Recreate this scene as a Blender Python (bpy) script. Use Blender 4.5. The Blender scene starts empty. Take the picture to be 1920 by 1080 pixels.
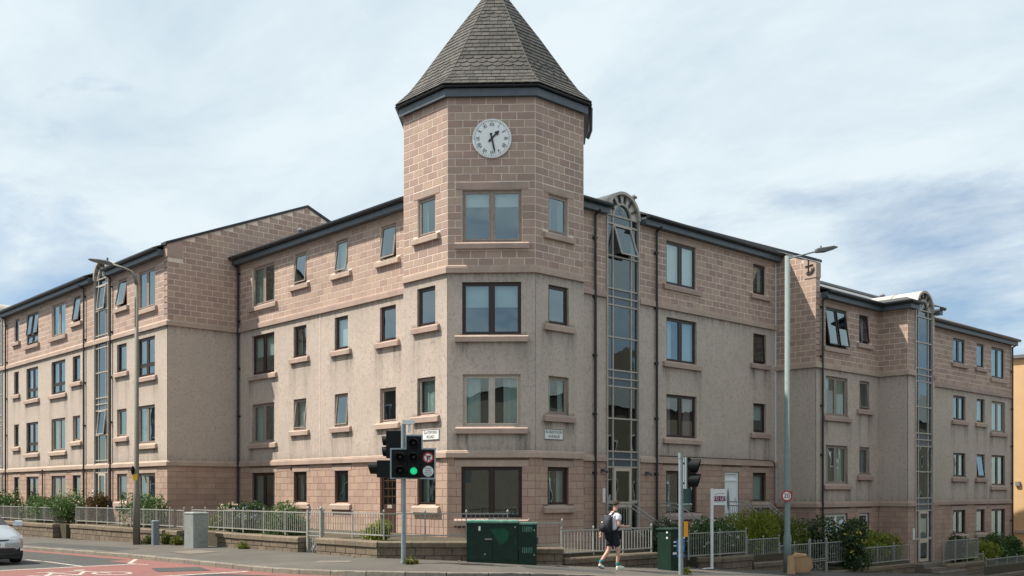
import bpy, bmesh, math, random
from mathutils import Vector, Matrix
random.seed(7)
R = math.radians
sc = bpy.context.scene
col = sc.collection

# ------------------------------------------------------------------ camera, sky, sun, exposure
CZ = 2.0                                   # eye height; heights below are written relative to the eye
cam_d = bpy.data.cameras.new('camera'); cam = bpy.data.objects.new('camera', cam_d); col.objects.link(cam)
cam.location = (0, 0, CZ); cam.rotation_euler = (R(90), 0, R(-43.0))
cam_d.sensor_width = 36; cam_d.lens = 36*1903/1920; cam_d.shift_y = (921-540)/1920
cam_d.clip_start = .1; cam_d.clip_end = 3000
sc.camera = cam
SUN_EL = R(55); SH = Vector((-1, .93, 0)).normalized()
to_sun = Vector((SH.x*math.cos(SUN_EL), SH.y*math.cos(SUN_EL), math.sin(SUN_EL)))
sd = bpy.data.lights.new('sun', 'SUN'); sun = bpy.data.objects.new('sun', sd); col.objects.link(sun)
sd.energy = 4.1; sd.angle = R(.6); sd.color = (1, .925, .81)
sun.location = to_sun*80; sun.rotation_euler = to_sun.to_track_quat('Z', 'Y').to_euler()
world = bpy.data.worlds.new('World'); sc.world = world; world.use_nodes = True
def build_world():
    nt = world.node_tree; N = nt.nodes; L = nt.links; N.clear()
    out = N.new('ShaderNodeOutputWorld')
    sky = N.new('ShaderNodeTexSky'); sky.sky_type = 'NISHITA'; sky.sun_disc = False
    sky.sun_elevation = SUN_EL; sky.sun_rotation = math.atan2(to_sun.x, to_sun.y)
    sky.air_density = 1.0; sky.dust_density = .3; sky.ozone_density = 3.0
    b1 = N.new('ShaderNodeBackground'); b1.inputs[1].default_value = .07
    L.new(sky.outputs[0], b1.inputs[0])
    tc = N.new('ShaderNodeTexCoord'); sep = N.new('ShaderNodeSeparateXYZ'); L.new(tc.outputs['Generated'], sep.inputs[0])
    def M(op, a, b=None, c=None):
        m = N.new('ShaderNodeMath'); m.operation = op
        for i, q in enumerate((a, b, c)):
            if q is None: continue
            if isinstance(q, (int, float)): m.inputs[i].default_value = q
            else: L.new(q, m.inputs[i])
        return m.outputs[0]
    zz = M('ADD', M('MAXIMUM', sep.outputs[2], 0), .16)          # a flat cloud sheet seen from below
    cmb = N.new('ShaderNodeCombineXYZ'); L.new(M('DIVIDE', sep.outputs[0], zz), cmb.inputs[0]); L.new(M('DIVIDE', sep.outputs[1], zz), cmb.inputs[1])
    def noise(scale, det, rough, rot, sx, sy, dist=.3, loc=(0, 0, 0)):
        mp = N.new('ShaderNodeMapping'); mp.inputs['Rotation'].default_value = (0, 0, R(rot)); mp.inputs['Scale'].default_value = (sx, sy, 1); mp.inputs['Location'].default_value = loc
        L.new(cmb.outputs[0], mp.inputs[0])
        n = N.new('ShaderNodeTexNoise'); n.inputs['Scale'].default_value = scale; n.inputs['Detail'].default_value = det; n.inputs['Roughness'].default_value = rough; n.inputs['Distortion'].default_value = dist
        L.new(mp.outputs[0], n.inputs[0]); return n.outputs[0]
    n1 = noise(1.0, 8, .55, 47, 1, .7, .25, (1.3, .4, 0)); n2 = noise(3.6, 10, .64, 40, 1, .65, .2)
    nn = M('ADD', M('ADD', M('MULTIPLY', n1, .75), M('MULTIPLY', n2, .25)), M('MULTIPLY', M('SUBTRACT', M('MINIMUM', M('MAXIMUM', sep.outputs[2], .08), .5), .19), .95))
    rp = N.new('ShaderNodeValToRGB'); L.new(nn, rp.inputs[0])
    e = rp.color_ramp.elements; e[0].position = .40; e[0].color = (.14,)*3+(1,); e[1].position = .53; e[1].color = (1, 1, 1, 1)
    cr = N.new('ShaderNodeValToRGB'); L.new(noise(2.2, 11, .62, 44, 1, .65, .25, (4, 2, 0)), cr.inputs[0])
    e = cr.color_ramp.elements; e[0].position = .33; e[0].color = (.46, .555, .625, 1); e[1].position = .60; e[1].color = (.60, .675, .715, 1)
    b2 = N.new('ShaderNodeBackground'); b2.inputs[1].default_value = .785; L.new(cr.outputs[0], b2.inputs[0])
    mx = N.new('ShaderNodeMixShader'); L.new(rp.outputs[0], mx.inputs[0]); L.new(b1.outputs[0], mx.inputs[1]); L.new(b2.outputs[0], mx.inputs[2])
    L.new(mx.outputs[0], out.inputs[0])
build_world()
vs = sc.view_settings; vs.view_transform = 'Standard'; vs.look = 'None'; vs.gamma = 1; vs.exposure = 0.79; vs.use_curve_mapping = False
sc.render.engine = 'CYCLES'
sc.render.resolution_x = 1024; sc.render.resolution_y = 576

# ------------------------------------------------------------------ materials
MATS = {}
def mat(name, base, rough=.8, var=0, metal=0, noise=None, bump=None, spec=.5, rnd=0, streak=0, stain=0, dark=None, speck=None, emit=None):
    """noise=(scale, dark colour, amount); bump=(scale, strength, distance); rnd = brightness change from piece to piece"""
    m = bpy.data.materials.new(name); m.use_nodes = True; MATS[name] = m
    nt = m.node_tree; N = nt.nodes; L = nt.links; p = N['Principled BSDF']
    p.inputs['Roughness'].default_value = rough; p.inputs['Metallic'].default_value = metal; p.inputs['Specular IOR Level'].default_value = spec
    c = N.new('ShaderNodeRGB'); c.outputs[0].default_value = (*base, 1); cur = c.outputs[0]
    geo = N.new('ShaderNodeNewGeometry'); pos = geo.outputs['Position']
    def nz(scale, det=5, rough=.6, sc=(1, 1, 1)):
        mp = N.new('ShaderNodeMapping'); mp.inputs['Scale'].default_value = sc; L.new(pos, mp.inputs[0])
        n = N.new('ShaderNodeTexNoise'); n.inputs['Scale'].default_value = scale; n.inputs['Detail'].default_value = det; n.inputs['Roughness'].default_value = rough
        L.new(mp.outputs[0], n.inputs[0]); return n.outputs[0]
    def ramp(src, a, b, lo=0, hi=1):
        r = N.new('ShaderNodeMapRange'); r.inputs[1].default_value = a; r.inputs[2].default_value = b; r.inputs[3].default_value = lo; r.inputs[4].default_value = hi
        L.new(src, r.inputs[0]); return r.outputs[0]
    def mix(fac, a, colr):
        x = N.new('ShaderNodeMix'); x.data_type = 'RGBA'; L.new(fac, x.inputs[0]); L.new(a, x.inputs[6]); x.inputs[7].default_value = (*colr, 1); return x.outputs[2]
    if noise:
        for (s, dc, am, *rest) in noise:
            lo, hi = rest if rest else (.42, .68)
            cur = mix(ramp(nz(s), lo, hi, 0, am), cur, dc)
    if streak:
        cur = mix(ramp(nz(1.0, 6, .7, (2.2, 2.2, .16)), .52, .78, 0, streak), cur, tuple(b*.45 for b in base))
    if stain:
        at = N.new('ShaderNodeAttribute'); at.attribute_name = 'stain'; mu = N.new('ShaderNodeMath'); mu.operation = 'MULTIPLY'; mu.use_clamp = True
        L.new(at.outputs['Fac'], mu.inputs[0]); L.new(ramp(nz(1.0, 6, .7, (9, 9, 1.3)), .34, .66, .15, stain*1.3), mu.inputs[1]); cur = mix(mu.outputs[0], cur, (.135, .115, .095))
    if rnd:
        oi = N.new('ShaderNodeObjectInfo'); at = N.new('ShaderNodeAttribute'); at.attribute_name = 'rnd'
        ad = N.new('ShaderNodeMath'); ad.operation = 'ADD'; L.new(oi.outputs['Random'], ad.inputs[0]); L.new(at.outputs['Fac'], ad.inputs[1])
        fr = N.new('ShaderNodeMath'); fr.operation = 'FRACT'; L.new(ad.outputs[0], fr.inputs[0])
        v = ramp(fr.outputs[0], 0, 1, 1-rnd, 1+rnd)
        h = N.new('ShaderNodeHueSaturation'); L.new(v, h.inputs['Value']); L.new(cur, h.inputs['Color']); L.new(ramp(fr.outputs[0], 0, 1, .49, .508), h.inputs['Hue']); cur = h.outputs[0]
    if bump:
        s, st, ds = bump; b = N.new('ShaderNodeBump'); b.inputs['Strength'].default_value = st; b.inputs['Distance'].default_value = ds
        L.new(nz(s, 6, .65), b.inputs['Height']); L.new(b.outputs[0], p.inputs['Normal'])
    if emit:
        p.inputs['Emission Color'].default_value = (*base, 1); p.inputs['Emission Strength'].default_value = emit
    L.new(cur, p.inputs['Base Color'])
    return m
def glass(name, tint, lo=.2, wav=.003):
    m = bpy.data.materials.new(name); m.use_nodes = True; MATS[name] = m
    nt = m.node_tree; N = nt.nodes; L = nt.links; N.remove(N['Principled BSDF']); out = N['Material Output']
    t = N.new('ShaderNodeBsdfTransparent'); t.inputs[0].default_value = (*tint, 1)
    g = N.new('ShaderNodeBsdfGlossy'); g.inputs['Roughness'].default_value = .015; g.inputs['Color'].default_value = (.80, .96, 1.0, 1)
    fz0 = N.new('ShaderNodeLayerWeight'); fz = N.new('ShaderNodeMath'); fz.operation = 'POWER'; L.new(fz0.outputs['Facing'], fz.inputs[0]); fz.inputs[1].default_value = 3.5
    r = N.new('ShaderNodeMapRange'); r.inputs[1].default_value = 0; r.inputs[2].default_value = 1; r.inputs[3].default_value = lo; r.inputs[4].default_value = .9; L.new(fz.outputs[0], r.inputs[0])
    n = N.new('ShaderNodeTexNoise'); n.inputs['Scale'].default_value = 1.3; n.inputs['Detail'].default_value = 1
    geo = N.new('ShaderNodeNewGeometry'); L.new(geo.outputs['Position'], n.inputs[0])
    b = N.new('ShaderNodeBump'); b.inputs['Strength'].default_value = .35; b.inputs['Distance'].default_value = wav*4; L.new(n.outputs[0], b.inputs['Height']); L.new(b.outputs[0], g.inputs['Normal'])
    x = N.new('ShaderNodeMixShader'); L.new(r.outputs[0], x.inputs[0]); L.new(t.outputs[0], x.inputs[1]); L.new(g.outputs[0], x.inputs[2]); L.new(x.outputs[0], out.inputs[0])
DK = (.10, .08, .065)
mat('facing_block', (.455, .322, .258), .92, rnd=.12, noise=[(14, (.37, .26, .205), .6), (1.1, (.33, .24, .19), .5), (.35, (.37, .27, .22), .5)], bump=(60, .3, .005))
mat('facing_mortar', (.84, .71, .62), .95, noise=[(6, (.56, .46, .39), .6), (.8, (.5, .41, .35), .5)])
mat('ashlar_block', (.465, .32, .25), .92, rnd=.07, noise=[(9, (.39, .265, .205), .6), (.9, (.31, .22, .175), .6)], streak=.25, bump=(40, .25, .004))
mat('ashlar_mortar', (.21, .135, .105), .95)
mat('harling', (.585, .492, .422), .97, noise=[(42, (.32, .265, .225), .6, .52, .72), (11, (.36, .30, .255), .75, .50, .66), (3.2, (.48, .405, .345), .5), (.7, (.45, .385, .33), .5)], streak=.16, stain=.85, bump=(40, 1.0, .016))
mat('smooth_render', (.47, .36, .30), .92, noise=[(5, (.34, .26, .22), .6)], streak=.3)
mat('stone_trim', (.465, .348, .285), .9, rnd=.09, noise=[(8, (.385, .285, .235), .6), (1.5, (.32, .24, .198), .6)], streak=.3, bump=(50, .25, .004))
mat('slate', (.074, .070, .065), .85, rnd=.30, noise=[(7, (.045, .042, .039), .6), (2.2, (.095, .088, .068), .35)], bump=(30, .35, .006))
mat('roof_slate', (.20, .205, .205), .7, noise=[(9, (.1, .1, .1), .7)], bump=(14, .5, .01))
mat('lead', (.16, .17, .18), .5, noise=[(4, (.1, .105, .11), .6)])
mat('fascia_paint', (.085, .108, .128), .45, noise=[(5, (.05, .06, .07), .5)])
mat('gutter_black', (.014, .017, .022), .35)
mat('pipe_black', (.022, .020, .020), .5)
mat('pipe_grey', (.40, .42, .41), .5)
mat('frame_brown', (.030, .015, .012), .4, noise=[(20, (.05, .028, .02), .5)])
mat('frame_taupe', (.33, .265, .225), .55, noise=[(12, (.2, .16, .13), .6)])
mat('frame_cream', (.56, .49, .41), .5, noise=[(10, (.4, .34, .28), .5)])
mat('frame_white', (.78, .79, .80), .35)
mat('stair_frame', (.46, .415, .365), .5, noise=[(14, (.28, .24, .2), .6)])
mat('spandrel', (.055, .085, .115), .18, spec=.7)
mat('fan_panel', (.62, .60, .57), .6, noise=[(9, (.5, .47, .44), .5)])
mat('spoke', (.05, .045, .04), .6)
mat('roof_edge', (.055, .057, .06), .6)
mat('barrel_sheet', (.50, .46, .43), .28, spec=.6, noise=[(3, (.36, .33, .31), .5)])
mat('barrel_cheek', (.74, .77, .77), .5)
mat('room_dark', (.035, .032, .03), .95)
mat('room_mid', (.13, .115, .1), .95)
mat('blind', (.72, .76, .76), .8)
mat('net_curtain', (.62, .68, .66), .9)
mat('curtain_pink', (.50, .30, .32), .9)
mat('curtain_grey', (.34, .37, .37), .9)
mat('curtain_teal', (.22, .36, .34), .9)
glass('glass', (.62, .72, .70), .23); glass('glass_dark', (.4, .45, .45), .14); glass('glass_stair', (.35, .4, .4), .13)
mat('door_white', (.84, .88, .90), .35, noise=[(6, (.74, .78, .8), .4)])
mat('door_brown', (.055, .026, .018), .45, noise=[(18, (.09, .05, .03), .5)])
mat('door_cream', (.55, .47, .38), .45)
mat('brass', (.75, .72, .62), .35, metal=.6)
mat('pavement', (.100, .089, .076), .93, noise=[(30, (.062, .056, .048), .55), (1.3, (.13, .116, .10), .6), (.5, (.068, .061, .054), .7)], bump=(90, .5, .006))
mat('asphalt', (.050, .053, .052), .9, noise=[(40, (.032, .032, .032), .6), (.8, (.065, .066, .064), .6)], bump=(110, .6, .006))
mat('red_surfacing', (.235, .092, .079), .92, noise=[(30, (.17, .068, .06), .6), (.9, (.20, .09, .08), .7), (3, (.12, .07, .065), .5)], bump=(110, .5, .005))
mat('road_paint', (.55, .52, .47), .8, noise=[(14, (.28, .2, .18), .9, .42, .6), (50, (.3, .2, .18), .6)])
mat('kerb', (.215, .195, .16), .9, rnd=.12, noise=[(10, (.12, .105, .085), .7)], bump=(40, .5, .006))
mat('coping', (.20, .155, .112), .93, rnd=.10, noise=[(12, (.1, .08, .058), .7), (2.5, (.12, .11, .065), .6)], bump=(45, .5, .008))
mat('wall_stone', (.20, .152, .112), .93, rnd=.16, noise=[(12, (.1, .078, .06), .7), (3, (.13, .115, .07), .5)], bump=(45, .5, .008))
mat('wall_joint', (.10, .08, .065), .95)
mat('soil', (.085, .065, .045), 1, noise=[(8, (.05, .06, .025), .7)], bump=(30, 1, .03))
mat('path_slab', (.17, .145, .122), .92, noise=[(8, (.11, .095, .08), .6)])
mat('railing', (.345, .35, .325), .5, noise=[(15, (.22, .215, .195), .6)])
mat('galvanised', (.25, .30, .325), .6, metal=.1, noise=[(9, (.18, .22, .24), .6)])
mat('pole_green', (.22, .265, .265), .75, spec=.25, noise=[(9, (.17, .21, .21), .6)])
mat('pole_concrete', (.165, .155, .13), .7, noise=[(14, (.1, .1, .08), .6)])
mat('lamp_body', (.10, .10, .105), .45)
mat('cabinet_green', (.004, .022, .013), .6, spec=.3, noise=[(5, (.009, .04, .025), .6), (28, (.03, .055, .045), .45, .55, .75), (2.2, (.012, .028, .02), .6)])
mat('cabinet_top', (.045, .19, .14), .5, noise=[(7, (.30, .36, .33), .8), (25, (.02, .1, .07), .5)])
mat('cabinet_patch', (.006, .075, .040), .55, spec=.3, noise=[(5, (.005, .045, .025), .6)])
mat('cabinet_grey', (.27, .30, .29), .6, noise=[(3, (.2, .22, .215), .7), (14, (.17, .18, .16), .5)])
mat('cabinet_blue', (.165, .205, .235), .6, noise=[(8, (.12, .15, .175), .6), (25, (.2, .2, .19), .4)])
mat('signal_black', (.008, .009, .010), .6, spec=.25)
mat('signal_border', (.36, .42, .44), .5)
mat('lens_off', (.02, .022, .022), .15)
mat('lens_green', (.02, .62, .24), .3, emit=.5)
mat('sign_white', (.80, .81, .80), .5, noise=[(12, (.66, .67, .66), .4)])
mat('sign_black', (.02, .02, .022), .5)
mat('sign_red', (.50, .025, .04), .5)
mat('sign_grey_text', (.20, .21, .22), .6)
mat('sign_purple', (.16, .012, .10), .5)
mat('yellow', (.80, .52, .03), .5); mat('amber', (.85, .34, .02), .5)
mat('poster_blue', (.03, .17, .50), .5)
mat('clock_dial', (.88, .90, .89), .4)
mat('card', (.43, .27, .145), .9, noise=[(7, (.33, .2, .1), .6)])
mat('car_paint', (.46, .50, .53), .22, metal=.55, spec=.6)
mat('car_trim', (.014, .014, .015), .45); mat('tyre', (.016, .016, .016), .85); mat('rim', (.35, .36, .37), .3, metal=.8)
mat('headlamp', (.75, .78, .8), .1, spec=.9)
mat('skin', (.56, .33, .25), .6); mat('hair', (.04, .026, .016), .9); mat('shirt', (.72, .73, .80), .9); mat('shorts', (.010, .013, .022), .9)
mat('bag', (.016, .019, .028), .75); mat('sock', (.035, .25, .26), .9); mat('shoe', (.72, .72, .62), .7); mat('sole', (.05, .045, .04), .8)
mat('ochre', (.68, .46, .25), .95, noise=[(30, (.55, .37, .2), .6), (1.2, (.58, .4, .23), .5)], bump=(50, .8, .012))
mat('opposite_stone', (.17, .14, .11), .9, noise=[(3, (.11, .09, .07), .6)])
mat('bark', (.12, .085, .06), .95, noise=[(20, (.07, .05, .035), .6)])
def leafmat(name, a, b):
    m = bpy.data.materials.new(name); m.use_nodes = True; MATS[name] = m
    nt = m.node_tree; N = nt.nodes; L = nt.links; p = N['Principled BSDF']; out = N['Material Output']
    at = N.new('ShaderNodeAttribute'); at.attribute_name = 'rnd'
    x = N.new('ShaderNodeMix'); x.data_type = 'RGBA'; x.inputs[6].default_value = (*a, 1); x.inputs[7].default_value = (*b, 1); L.new(at.outputs['Fac'], x.inputs[0])
    L.new(x.outputs[2], p.inputs['Base Color']); p.inputs['Roughness'].default_value = .55
    t = N.new('ShaderNodeBsdfTranslucent'); L.new(x.outputs[2], t.inputs[0])
    s = N.new('ShaderNodeMixShader'); s.inputs[0].default_value = .25; L.new(p.outputs[0], s.inputs[1]); L.new(t.outputs[0], s.inputs[2]); L.new(s.outputs[0], out.inputs[0])
leafmat('leaf_green', (.045, .09, .022), (.11, .19, .05)); leafmat('leaf_yellow', (.12, .155, .014), (.27, .30, .03))
leafmat('leaf_dark', (.024, .05, .016), (.075, .12, .035)); leafmat('leaf_red', (.07, .03, .012), (.13, .10, .02)); leafmat('leaf_olive', (.075, .10, .012), (.18, .20, .022))
leafmat('flower_white', (.55, .56, .5), (.8, .8, .72)); leafmat('flower_blue', (.12, .15, .36), (.3, .32, .55)); leafmat('flower_pink', (.5, .28, .25), (.7, .5, .42)); leafmat('flower_yellow', (.5, .36, .05), (.75, .6, .15))

# ------------------------------------------------------------------ helpers
BASE = {}
def base_of(o):
    while o is not None and o.name not in BASE: o = o.parent
    return BASE[o.name] if o is not None else Vector((0, 0, -CZ))
class MB:
    def __init__(s): s.v = []; s.f = []; s.r = []; s.cr = 0.0
    def add(s, pts, faces):
        b = len(s.v); s.v += [tuple(p) for p in pts]
        for f in faces: s.f.append([b+i for i in f]); s.r.append(s.cr)
    def poly(s, pts): s.add(pts, [range(len(pts))])
    def hexa(s, p):   # 8 points: bottom 4, top 4
        s.add(p, [(3, 2, 1, 0), (4, 5, 6, 7), (0, 1, 5, 4), (1, 2, 6, 5), (2, 3, 7, 6), (3, 0, 4, 7)])
    def box(s, x0, x1, y0, y1, z0, z1):
        s.hexa([(x0, y0, z0), (x1, y0, z0), (x1, y1, z0), (x0, y1, z0), (x0, y0, z1), (x1, y0, z1), (x1, y1, z1), (x0, y1, z1)])
    def fbox(s, fr, s0, s1, z0, z1, o0, o1, tilt=0, zt=0):
        sh = lambda z: (zt-z)*tilt
        s.hexa([fr.p(s0, z0, o0+sh(z0)), fr.p(s1, z0, o0+sh(z0)), fr.p(s1, z0, o1+sh(z0)), fr.p(s0, z0, o1+sh(z0)),
                fr.p(s0, z1, o0+sh(z1)), fr.p(s1, z1, o0+sh(z1)), fr.p(s1, z1, o1+sh(z1)), fr.p(s0, z1, o1+sh(z1))])
    def rings(s, rings, cap=True, closed=True):
        b = len(s.v); n = len(rings[0]); F = []
        pts = [p for r in rings for p in r]
        for i in range(len(rings)-1):
            for j in range(n if closed else n-1):
                k = (j+1) % n; F.append((i*n+j, i*n+k, (i+1)*n+k, (i+1)*n+j))
        if cap and closed: F.append(tuple(range(n))[::-1]); F.append(tuple((len(rings)-1)*n+j for j in range(n)))
        s.add(pts, F)
    def tube(s, path, r, n=8, cap=True):
        P = [Vector(p) for p in path]; rs = r if isinstance(r, (list, tuple)) else [r]*len(P); rg = []; u = None
        for i, p in enumerate(P):
            t = ((P[i+1]-p) if i < len(P)-1 else (p-P[i-1])).normalized()
            if 0 < i < len(P)-1: t = ((P[i+1]-p).normalized()+(p-P[i-1]).normalized()).normalized()
            if u is None: u = t.orthogonal().normalized()
            u = (u-t*u.dot(t)).normalized(); w = t.cross(u)
            rg.append([p+(u*math.cos(a)+w*math.sin(a))*rs[i] for a in [2*math.pi*k/n for k in range(n)]])
        s.rings(rg, cap)
    def sweep(s, path, prof, closed=False, cap=True):
        """path: 2D points, outward = to the right of travel; prof: (offset, height) loop"""
        n = len(path); rg = []
        for i, p in enumerate(path):
            p = Vector(p); a = Vector(path[i-1]) if (i > 0 or closed) else None; b = Vector(path[(i+1) % n]) if (i < n-1 or closed) else None
            ds = [d.normalized() for d in ([p-a] if a is not None else [])+([b-p] if b is not None else [])]
            ns = [Vector((d.y, -d.x)) for d in ds]; m = sum(ns, Vector((0, 0)))/len(ns); m = m/m.length_squared
            rg.append([(p.x+m.x*o, p.y+m.y*o, z) for o, z in prof])
        if closed: rg.append(rg[0])
        s.rings(rg, cap and not closed)
    def build(s, name, m, parent=None, smooth=False):
        me = bpy.data.meshes.new(name); bs = base_of(parent)
        me.from_pydata([(x-bs.x, y-bs.y, z-bs.z) for x, y, z in s.v], [], s.f)
        if any(s.r):
            a = me.attributes.new('rnd', 'FLOAT', 'FACE'); a.data.foreach_set('value', s.r)
        me.materials.append(MATS[m] if isinstance(m, str) else m)
        if smooth: me.shade_smooth()
        me.update()
        o = bpy.data.objects.new(name, me); col.objects.link(o)
        if parent is not None: o.parent = parent
        return o
def tag(o, label, cat, group=None):
    o['label'] = label; o['category'] = cat
    if group: o['group'] = group
    return o
def thing(name, label, cat, x, y, h, group=None):
    o = bpy.data.objects.new(name, None); col.objects.link(o); o.location = (x, y, h+CZ); o.empty_display_size = .2
    BASE[o.name] = Vector((x, y, h)); return tag(o, label, cat, group)
def struct(name, mb, m, smooth=False):
    o = mb.build(name, m, None, smooth); o['kind'] = 'structure'; return o
def place(name, me, parent, p, ex=(1, 0), scale=(1, 1, 1)):
    o = bpy.data.objects.new(name, me); col.objects.link(o); o.parent = parent; b = base_of(parent)
    o.location = (p[0]-b.x, p[1]-b.y, p[2]-b.z); o.rotation_euler = (0, 0, math.atan2(ex[1], ex[0])); o.scale = scale; return o
class Fr:
    def __init__(s, O, d, n):
        s.O = Vector(O); s.d = Vector(d).normalized(); s.n = Vector(n).normalized()
    def p(s, a, z, o=0): q = s.O+s.d*a+s.n*o; return (q.x, q.y, z)
    @property
    def ex(s): return (-s.n.y, s.n.x)      # viewer's right
    def right(s): return s.d.dot(Vector(s.ex)) > 0
CR = (math.cos(R(43)), math.sin(R(43)))
def proj(p):
    X = CR[0]*p[0]-CR[1]*p[1]; Y = CR[1]*p[0]+CR[0]*p[1]
    return 960+1903*X/max(Y, .1), 921-1903*p[2]/max(Y, .1)
def textmesh(body, size, ext=.002, m='sign_black', align='CENTER', spacing=1.0):
    cu = bpy.data.curves.new('txt', 'FONT'); cu.body = body; cu.size = size; cu.extrude = ext; cu.align_x = align; cu.align_y = 'CENTER'; cu.space_character = spacing
    ob = bpy.data.objects.new('txt', cu); col.objects.link(ob); bpy.context.view_layer.update()
    me = bpy.data.meshes.new_from_object(ob.evaluated_get(bpy.context.evaluated_depsgraph_get())); bpy.data.objects.remove(ob)
    me.materials.clear(); me.materials.append(MATS[m]); return me
def put_text(name, me, parent, p, n, rot=0, sx=1):
    o = bpy.data.objects.new(name, me); col.objects.link(o); o.parent = parent; b = base_of(parent)
    n = Vector((n[0], n[1], 0)).normalized(); ex = Vector((-n.y, n.x, 0)); up = Vector((0, 0, 1))
    ca, sa = math.cos(rot), math.sin(rot); X = (ex*ca+up*sa)*sx; Y = up*ca-ex*sa
    M = Matrix(((X.x, Y.x, n.x, p[0]-b.x), (X.y, Y.y, n.y, p[1]-b.y), (X.z, Y.z, n.z, p[2]-b.z), (0, 0, 0, 1))); o.matrix_local = M; return o
def disc(mb, fr, s, z, r, o0, o1, n=28):
    ring = lambda o: [fr.p(s+r*math.cos(2*math.pi*k/n), z+r*math.sin(2*math.pi*k/n), o) for k in range(n)]
    mb.rings([ring(o0), ring(o1)])

# unit facing block: x along, front towards -y
def unit_block(name, m, ix=.010, iz=.02):
    a, c = .5-ix, .5-iz; me = bpy.data.meshes.new(name)
    v = [(-.5, 0, -.5), (.5, 0, -.5), (.5, 0, .5), (-.5, 0, .5), (-.5, -.6, -.5), (.5, -.6, -.5), (.5, -.6, .5), (-.5, -.6, .5), (-a, -1, -c), (a, -1, -c), (a, -1, c), (-a, -1, c)]
    f = [(4, 5, 9, 8), (5, 6, 10, 9), (6, 7, 11, 10), (7, 4, 8, 11), (8, 9, 10, 11), (0, 1, 5, 4), (1, 2, 6, 5), (2, 3, 7, 6), (3, 0, 4, 7)]
    me.from_pydata(v, [], f); me.materials.append(MATS[m]); return me
UB = {k: unit_block(k, k) for k in ('facing_block', 'ashlar_block', 'wall_stone', 'coping', 'stone_trim')}
def blocks_finish(parent, lst, limit=300):
    """lst: (frame, s0, s1, z0, z1, depth, material); the largest in the photograph become parts, the rest one stuff part"""
    def area(b):
        fr, s0, s1, z0, z1, dp, m = b
        a = proj(fr.p(s0, z0)); c = proj(fr.p(s1, z1)); ins = 0 <= (a[0]+c[0])/2 <= 1920
        return abs((a[0]-c[0])*(a[1]-c[1]))*(1 if ins else .01)
    lst.sort(key=area, reverse=True)
    for fr, s0, s1, z0, z1, dp, m in lst[:limit]:
        nm = {'facing_block': 'block', 'ashlar_block': 'ashlar_block', 'wall_stone': 'stone', 'coping': 'coping_stone', 'stone_trim': 'lintel'}[m]
        place(nm, UB[m], parent, fr.p((s0+s1)/2, (z0+z1)/2), fr.ex, (s1-s0, dp*random.uniform(.8, 1.15), z1-z0))
    rest = {}
    for b in lst[limit:]: rest.setdefault(b[6], []).append(b)
    for m, bl in rest.items():
        mb = MB()
        for fr, s0, s1, z0, z1, dp, _ in bl:
            mb.cr = random.random(); d2 = dp*random.uniform(.8, 1.15); i = .006
            a, b, c, d = fr.p(s0, z0, 0), fr.p(s1, z0, 0), fr.p(s1, z1, 0), fr.p(s0, z1, 0)
            e, f, g, h = fr.p(s0+i, z0+i, d2), fr.p(s1-i, z0+i, d2), fr.p(s1-i, z1-i, d2), fr.p(s0+i, z1-i, d2)
            mb.add([a, b, c, d, e, f, g, h], [(4, 5, 6, 7), (0, 1, 5, 4), (1, 2, 6, 5), (2, 3, 7, 6), (3, 0, 4, 7)])
        o = mb.build('masonry', m, parent); o['kind'] = 'stuff'
def lay(lst, fr, s0, s1, z0, z1, holes, m, ch=.2236, bl=.45, gap=.021, dp=.005, clip=None):
    n = max(1, round((z1-z0)/ch)); ch = (z1-z0)/n
    for i in range(n):
        a, b = z0+i*ch, z0+(i+1)*ch; mid = (a+b)/2; iv = [(s0, s1)]
        if clip:
            c0, c1 = clip(mid); iv = [(max(s0, c0), min(s1, c1))]
            if iv[0][1]-iv[0][0] < .1: continue
        for (h0, h1, y0, y1) in holes:
            if y0-.004 < mid < y1+.004 or (min(b, y1)-max(a, y0)) > .25*ch:
                nv = []
                for p, q in iv:
                    if h1 <= p or h0 >= q: nv.append((p, q)); continue
                    if h0 > p: nv.append((p, h0))
                    if h1 < q: nv.append((h1, q))
                iv = nv
        off = (i % 2)*bl/2
        for p, q in iv:
            if q-p < .05: continue
            cuts = [p]; k = math.ceil((p-off)/bl)
            while off+k*bl < q: cuts.append(off+k*bl); k += 1
            cuts.append(q); cuts = sorted(set(cuts)); c2 = [cuts[0]]
            for c in cuts[1:-1]:
                if c-c2[-1] > .09 and q-c > .09: c2.append(c)
            c2.append(q)
            for x, y in zip(c2, c2[1:]):
                lst.append((fr, x+gap/2, y-gap/2, a+gap/2, b-gap/2, dp, m))
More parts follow.
